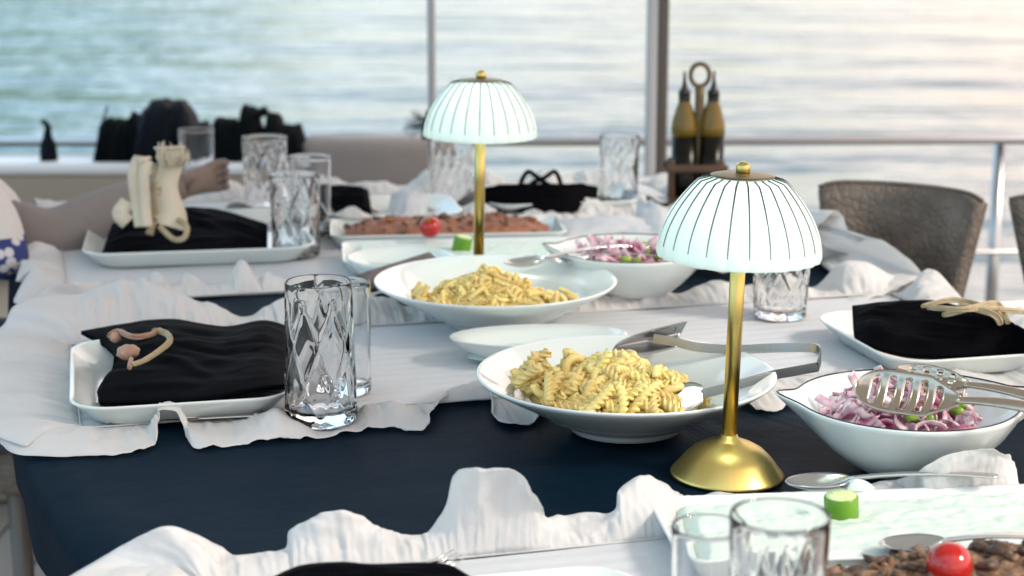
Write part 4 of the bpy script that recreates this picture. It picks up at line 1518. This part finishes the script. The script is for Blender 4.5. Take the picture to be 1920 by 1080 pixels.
# ------------------------------------------------------------------ far trays
RZ3 = R(6)
c3 = tray_centre(PZ(640, 457, TZ + .024), 0.185, 0.08, RZ3)
tray(c3, RZ3, 'long white tray filled with pale cream spread behind the far pasta plate', 0.185, 0.08, m=M_ceramic, group='white oblong serving trays')
spread(c3, RZ3, 'pale cream spread smoothed over the far tray', 0.168, 0.064, 0.0205, 'cream_spread', 'spread', M_cream, 0.004, 6)
cucumber(PZ(864, 472, TZ + 0.024), 0.0140, 0.024, 'green cucumber chunk standing on the far cream spread', (R(3), R(12), 0))
c4 = tray_centre(PZ(618, 414, TZ + .024), 0.185, 0.078, RZ3)
tray(c4, RZ3, 'long white tray heaped with red-brown topping behind the far cream tray', 0.185, 0.078, m=M_ceramic, group='white oblong serving trays')
crumbs(c4 + Vector((0, 0, 0.010)), RZ3, 'red-brown chopped topping blurred on the far tray', 0.166, 0.062, 0.019, 90, 8, M_meat, M_brown2, 0.0065)
tomato(PZ(806, 426, TZ + .05), 0.0165, 'dark red cherry tomato on the far brown topping', (R(30), R(-10), 0))

SB = thing('side_bowl', 'small white bowl holding a brown slice left of the far pasta plate', 'bowl', PT(752, 530, .005), 0)
mesh('bowl', lathe([(0, 0), (0.035, 0), (0.055, 0.010), (0.072, 0.030), (0.0745, 0.0385), (0.0725, 0.039), (0.068, 0.031), (0.052, 0.013), (0.03, 0.005), (0, 0.005)], 72), M_ceramic, SB)
bs = mesh('bread_slice', join(box((0.0, 0, 0), (0.11, 0.05, 0.010), 0.004)), M_brown2)
bs.location = PT(752, 510, .045)
bs.rotation_euler = (R(12), R(-12), R(24))
tag(bs, 'dark brown toasted slice leaning out of the small white bowl', 'toast')

# ------------------------------------------------------------------ oil and vinegar cruet
cy = PT(1303, 384).y
k_ = PT(1303, 384)
CT = thing('cruet_stand', 'dark wooden cruet stand with a brass ring handle at the far right of the table', 'cruet stand', k_)
mesh('tray_base', box((0, 0, 0.008), (0.095, 0.055, 0.014), 0.004), M_wood, CT)
for sx in (-1, 1):
    mesh('upright', box((sx * 0.043, -0.012, 0.045), (0.010, 0.010, 0.075), 0.002), M_wood, CT)
    mesh('upright', box((sx * 0.043, 0.020, 0.045), (0.010, 0.010, 0.075), 0.002), M_wood, CT)
mesh('front_bar', box((0, -0.0235, 0.068), (0.110, 0.008, 0.014), 0.002), M_wood, CT)
mesh('back_bar', box((0, 0.0305, 0.068), (0.110, 0.008, 0.014), 0.002), M_wood, CT)
mesh('handle_post', ribbon([Vector((0.004, 0, z)) for z in (0.012, 0.10, 0.19, 0.212)], lambda t: 0.008, 0.004, (1, 0, 0)), M_bronze, CT)
ring = [Vector((0.004 + 0.0165 * math.cos(a), 0, 0.231 + 0.0195 * math.sin(a))) for a in [2 * math.pi * i / 32 for i in range(33)]]
mesh('ring_handle', tube(ring, 0.0042, 8, False), M_bronze, CT)
def bottle(p, label, lean=0):
    T = thing('oil_bottle', label, 'bottle', p, 0, 'bottles in the cruet stand')
    prof = [(0, 0.001), (0.018, 0.001), (0.0205, 0.004), (0.0210, 0.02), (0.0212, 0.105), (0.0195, 0.118), (0.0130, 0.140), (0.0095, 0.152), (0.0092, 0.178)]
    mesh('neck_band', lathe([(0.0095, 0.168), (0.0108, 0.170), (0.0108, 0.176), (0.0095, 0.178)], 40), M_glass, T)
    mesh('dark_layer', lathe([(0, 0.0008), (0.019, 0.0008), (0.0222, 0.004), (0.0228, 0.02), (0.0230, 0.108), (0, 0.108)], 40), M_vin, T)
    mesh('oil_layer', lathe([(0, 0.1083), (0.0230, 0.1083), (0.0232, 0.122), (0.0215, 0.134), (0.0150, 0.156), (0.0105, 0.168), (0.0095, 0.176), (0, 0.176)], 40), mat('olive_oil', (0.24, 0.155, 0.012), 0.12, coat=0.6, translucent=0.45), T)
    mesh('pourer', lathe([(0, 0.176), (0.0105, 0.176), (0.0110, 0.186), (0.0060, 0.192), (0.0030, 0.205), (0.0018, 0.222), (0, 0.222)], 24), M_cap, T)
    T.rotation_euler = (0, R(lean), 0)
    return T
bottle(k_ + Vector((-0.019, 0.004, 0.0155)), 'golden oil bottle in the left half of the cruet stand', -1)
bottle(k_ + Vector((0.0255, 0.004, 0.0155)), 'golden oil bottle in the right half of the cruet stand', 1)

# ------------------------------------------------------------------ chairs
def make_chair(loc, rz, label, w=0.40):
    """backrest along local X, sitter faces -Y"""
    T = thing('dining_chair', label, 'chair', loc, rz, 'brown hide dining chairs')
    def back(a, b):
        x = (a - .5) * w
        cv = 0.035 * (2 * (a - .5)) ** 2
        z = 0.40 + 0.44 * b
        wtop = max(0.70, 1.06 - 0.62 * (1 - b))
        ztop = -0.010 * (2 * abs(a - .5)) ** 8 * b
        return (x * wtop, -cv + 0.05 * b, z + ztop)
    mesh('backrest', grid(back, 30, 20), M_chair, T, solid=0.030)
    e = [Vector(back(i / 40, 1.0)) + Vector((0, 0, 0.003)) for i in range(41)]
    mesh('piping', tube(e, 0.004, 8), M_chair, T)
    mesh('seat', box((0, -0.24, 0.43), (0.46, 0.46, 0.07), 0.025), M_chair, T)
    l0 = mesh('leg', tube([(0, 0, 0), (0, 0, 0.41)], lambda t: 0.012 + 0.007 * t, 10), M_post, T)
    l0.location = (-0.20, -0.43, 0)
    for x, y in ((0.20, -0.43), (-0.20, -0.04), (0.20, -0.04)): inst(l0, T, (x, y, 0))
    return T
# right chair: backrest from (1520,350) to (1825,400)
pa = PZ(1520, 352, 0.835); pb = PZ(1825, 402, 0.815)
ang = math.atan2(pb.y - pa.y, pb.x - pa.x)
mid = (pa + pb) / 2
make_chair((mid.x + 0.008, mid.y + 0.0, 0.0), ang, 'brown hide dining chair with a curved back at the right side of the table', (pb - pa).length / 1.06)
make_chair((0.942, 2.62, 0.0), ang - R(5), 'brown dining chair showing only as a dark sliver at the right edge', 0.42)
make_chair((-1.12, 2.95, 0.0), R(75), 'brown dining chair under the seated person at the left edge')

# ------------------------------------------------------------------ dark luggage on the bench capping
def lump(px0, px1, top, bot, y, label, name, cat, m, peaks, seed, depth=0.16, nm='bag_body'):
    a, b = PY(px0, bot, y), PY(px1, bot, y)
    T = thing(name, label, cat, ((a.x + b.x) / 2, y, a.z), 0)
    hw_ = (b.x - a.x) / 2
    H = PY(px0, top, y).z - a.z
    def f(s, t):
        x = -hw_ + 2 * hw_ * s
        an = math.pi * t
        env = 0.62
        for c, wd, hh in peaks: env = max(env, hh * math.exp(-abs((s - c) / (wd * 1.15)) ** 5))
        env *= min(1, s * 9 + 0.45) * min(1, (1 - s) * 9 + 0.45)
        hh = H * env
        n_ = 1 + 0.10 * fbm(s * 7, t * 3, seed)
        return (x + 0.006 * fbm(t * 4, s * 3, seed), -math.cos(an) * depth / 2 * n_, max(0.001, hh * (math.sin(an) ** 0.55) * n_))
    mesh(nm, grid(f, 70, 24), m, T)
    return T
yb = 4.30
L1 = lump(190, 285, 212, 302, yb, 'dark rolled bag at the left end of the pile on the bench back', 'rolled_bag', 'bag', M_darkcloth, [(0.3, 0.4, 0.85), (0.75, 0.25, 1.0)], 1)
mesh('strap', tube([(-0.04, -0.085, 0.0), (-0.04, -0.06, 0.10), (-0.04, 0.0, 0.13)], 0.006, 8, flat=0.3), M_darkbag, L1)
L2 = lump(262, 400, 184, 302, yb - 0.02, 'domed black backpack in the middle of the pile on the bench back', 'backpack', 'bag', M_darkbag, [(0.40, 0.40, 1.0), (0.85, 0.3, 0.62)], 2)
mesh('strap', tube([(0.01, -0.09, 0.0), (0.01, -0.075, 0.09), (0.012, -0.02, 0.145), (0.014, 0.05, 0.12)], 0.008, 8, flat=0.3), M_darkcloth, L2)
L3 = lump(395, 575, 196, 302, yb, 'rumpled black jacket at the right end of the pile on the bench back', 'rumpled_jacket', 'jacket', M_darkcloth, [(0.16, 0.16, 0.78), (0.42, 0.11, 1.0), (0.68, 0.08, 0.85), (0.82, 0.2, 0.66)], 3)
mesh('collar', tube([(-0.03, -0.07, 0.04), (-0.015, -0.04, 0.11), (0.02, 0.0, 0.12)], 0.012, 8), M_darkcloth, L3)
T = thing('strap_bottle', 'slim black bottle with a hooked top alone on the bench back', 'bottle', (PY(102, 300, yb).x, yb - 0.05, PY(102, 300, yb).z + 0.001))
mesh('bottle_body', lathe([(0, 0), (0.020, 0), (0.021, 0.01), (0.019, 0.045), (0.011, 0.06), (0.010, 0.072), (0, 0.074)], 30), M_darkbag, T)
mesh('hook', tube(cr_spline([(0, 0, 0.07), (0.002, 0, 0.085), (-0.006, 0, 0.096), (-0.014, 0, 0.097)], 6), lambda t: 0.009 - 0.004 * t, 10), M_darkbag, T)

# ------------------------------------------------------------------ seated person at the left edge
def skin_body(name, joints, edges, m, parent=None, sub=2, root=None):
    me = bpy.data.meshes.new(name)
    keys = list(joints)
    me.from_pydata([joints[k][0] for k in keys], [(keys.index(a), keys.index(b)) for a, b in edges], [])
    me.update()
    me.materials.append(m)
    o = bpy.data.objects.new(name, me)
    link(o, parent)
    o.modifiers.new('skin', 'SKIN')
    sv = me.skin_vertices[0].data
    for i, k in enumerate(keys):
        r = joints[k][1]
        sv[i].radius = r if isinstance(r, tuple) else (r, r)
        sv[i].use_root = (k == (root or keys[0]))
    s = o.modifiers.new('sub', 'SUBSURF')
    s.levels = s.render_levels = sub
    # smooth shade result
    o.modifiers['skin'].use_smooth_shade = True
    return o
hb = PY(372, 338, 2.98)     # hand
el = PY(70, 470, 2.78)      # elbow
wr = PY(318, 352, 2.94)
px_, py_ = -1.06, 2.80
J = {
 'pelvis': ((px_, py_, 0.52), (0.13, 0.12)),
 'belly': ((px_, py_, 0.68), (0.13, 0.11)),
 'chest': ((px_ + .02, py_, 0.88), (0.14, 0.11)),
 'neckb': ((px_ + .03, py_, 1.02), 0.075),
 'neck': ((px_ + .04, py_, 1.09), 0.052),
 'head0': ((px_ + .06, py_, 1.17), (0.072, 0.078)),
 'head1': ((px_ + .055, py_, 1.27), (0.078, 0.088)),
 'sr': ((px_ + .05, py_ - .17, 0.98), 0.055),
 'er': ((px_ + .00, py_ - .24, 0.78), 0.042),
 'wrr': ((px_ + .18, py_ - .16, 0.68), 0.030),
 'sl': ((px_ + .02, py_ + .10, 0.93), 0.055),
 'el': (tuple(el), 0.050),
 'fl': (tuple(el.lerp(wr, 0.35)), 0.047),
 'wl': (tuple(wr), 0.028),
 'hl': (tuple(hb), (0.034, 0.020)),
 'hr': ((px_ + .26, py_ - .14, 0.64), (0.034, 0.018)),
 'hipl': ((px_ + .08, py_ + .10, 0.52), 0.085),
 'kneel': ((px_ + .46, py_ + .13, 0.53), 0.060),
 'ankl': ((px_ + .44, py_ + .13, 0.10), 0.040),
 'footl': ((px_ + .58, py_ + .13, 0.045), 0.036),
 'hipr': ((px_ + .08, py_ - .10, 0.52), 0.085),
 'kneer': ((px_ + .46, py_ - .13, 0.53), 0.060),
 'ankr': ((px_ + .42, py_ - .13, 0.10), 0.040),
 'footr': ((px_ + .56, py_ - .13, 0.045), 0.036),
}
E = [('pelvis', 'belly'), ('belly', 'chest'), ('chest', 'neckb'), ('neckb', 'neck'), ('neck', 'head0'), ('head0', 'head1'), ('neckb', 'sr'), ('sr', 'er'), ('er', 'wrr'), ('wrr', 'hr'),
     ('neckb', 'sl'), ('sl', 'el'), ('el', 'fl'), ('fl', 'wl'), ('wl', 'hl'), ('pelvis', 'hipl'), ('hipl', 'kneel'), ('kneel', 'ankl'), ('ankl', 'footl'), ('pelvis', 'hipr'), ('hipr', 'kneer'), ('kneer', 'ankr'), ('ankr', 'footr')]
# fingers curled round the glass
fd = (hb - wr).normalized()
for k in range(4):
    off = Vector((0, -0.006, 0.020 - 0.013 * k))
    b0 = hb + fd * 0.010 + off
    J['f%da' % k] = (tuple(b0 + fd * 0.022), 0.0088)
    J['f%db' % k] = (tuple(b0 + fd * 0.046 + Vector((0, -0.010, 0))), 0.0080)
    J['f%dc' % k] = (tuple(b0 + fd * 0.058 + Vector((0, -0.030, 0))), 0.0070)
    E += [('hl', 'f%da' % k), ('f%da' % k, 'f%db' % k), ('f%db' % k, 'f%dc' % k)]
J['t0'] = (tuple(wr + fd * 0.03 + Vector((0, -0.024, 0.010))), 0.011)
J['t1'] = (tuple(wr + fd * 0.062 + Vector((0, -0.044, 0.014))), 0.009)
E += [('wl', 't0'), ('t0', 't1')]
person = skin_body('person', J, E, M_skin, None, 2, 'pelvis')
tag(person, 'person at the left edge in blue printed shirt, one grey-beige sleeve over the table', 'person')
SJ = {k: (J[k][0], tuple(x * 1.16 + 0.006 for x in (J[k][1] if isinstance(J[k][1], tuple) else (J[k][1],) * 2))) for k in ('pelvis', 'belly', 'chest', 'neckb', 'sr', 'sl')}
mid_l = Vector(J['sl'][0]).lerp(Vector(J['el'][0]), 0.88)
SJ['ul'] = (tuple(mid_l), (0.060, 0.058))
SJ['ur'] = (tuple(Vector(J['sr'][0]).lerp(Vector(J['er'][0]), 0.6)), (0.060, 0.060))
# loose front of the shirt hanging towards the table
SJ['fold'] = (tuple(PY(-12, 400, 2.66)), (0.042, 0.042))
SJ['fold2'] = (tuple(PY(12, 530, 2.62)), (0.042, 0.044))
shirt = skin_body('shirt', SJ, [('pelvis', 'belly'), ('belly', 'chest'), ('chest', 'neckb'), ('neckb', 'sr'), ('sr', 'ur'), ('neckb', 'sl'), ('sl', 'ul'), ('chest', 'fold'), ('fold', 'fold2')], M_shirt, person, 2, 'pelvis')
SLJ = {'a': (tuple(el.lerp(Vector(J['sl'][0]), 0.25)), (0.066, 0.062)), 'b': (tuple(el + Vector((0.01, 0, -0.004))), (0.068, 0.064)), 'c': (tuple(el.lerp(wr, 0.35)), (0.062, 0.056)), 'd': (tuple(el.lerp(wr, 0.66)), (0.050, 0.046)), 'e': (tuple(el.lerp(wr, 0.86)), (0.044, 0.041))}
sl_ = skin_body('sleeve', SLJ, [('a', 'b'), ('b', 'c'), ('c', 'd'), ('d', 'e')], mat('taupe_sleeve', (0.24, 0.215, 0.205), 0.9, bump=(18, 0.6, 0.012)), person, 2, 'a')
sl_['label'] = 'soft grey-beige sleeve on the outstretched arm'
TJ = {k: (J[k][0], tuple(x * 1.12 + 0.006 for x in (J[k][1] if isinstance(J[k][1], tuple) else (J[k][1],) * 2))) for k in ('pelvis', 'hipl', 'kneel', 'ankl', 'hipr', 'kneer', 'ankr')}
skin_body('trousers', TJ, [('pelvis', 'hipl'), ('hipl', 'kneel'), ('kneel', 'ankl'), ('pelvis', 'hipr'), ('hipr', 'kneer'), ('kneer', 'ankr')], M_jeans, person, 2, 'pelvis')
hv, hf_ = lathe([(0, 0.115), (0.045, 0.105), (0.078, 0.075), (0.092, 0.03), (0.094, -0.01), (0.090, -0.03)], 36, lambda a, r, z, k: (r * (1 - 0.08 * max(0, math.cos(a))), z + (0.035 * max(0, math.cos(a)) if k > 3 else 0)))
hr_ = mesh('hair', (hv, hf_), M_hair, person, solid=0.006)
hr_.location = (px_ + 0.045, py_, 1.255)
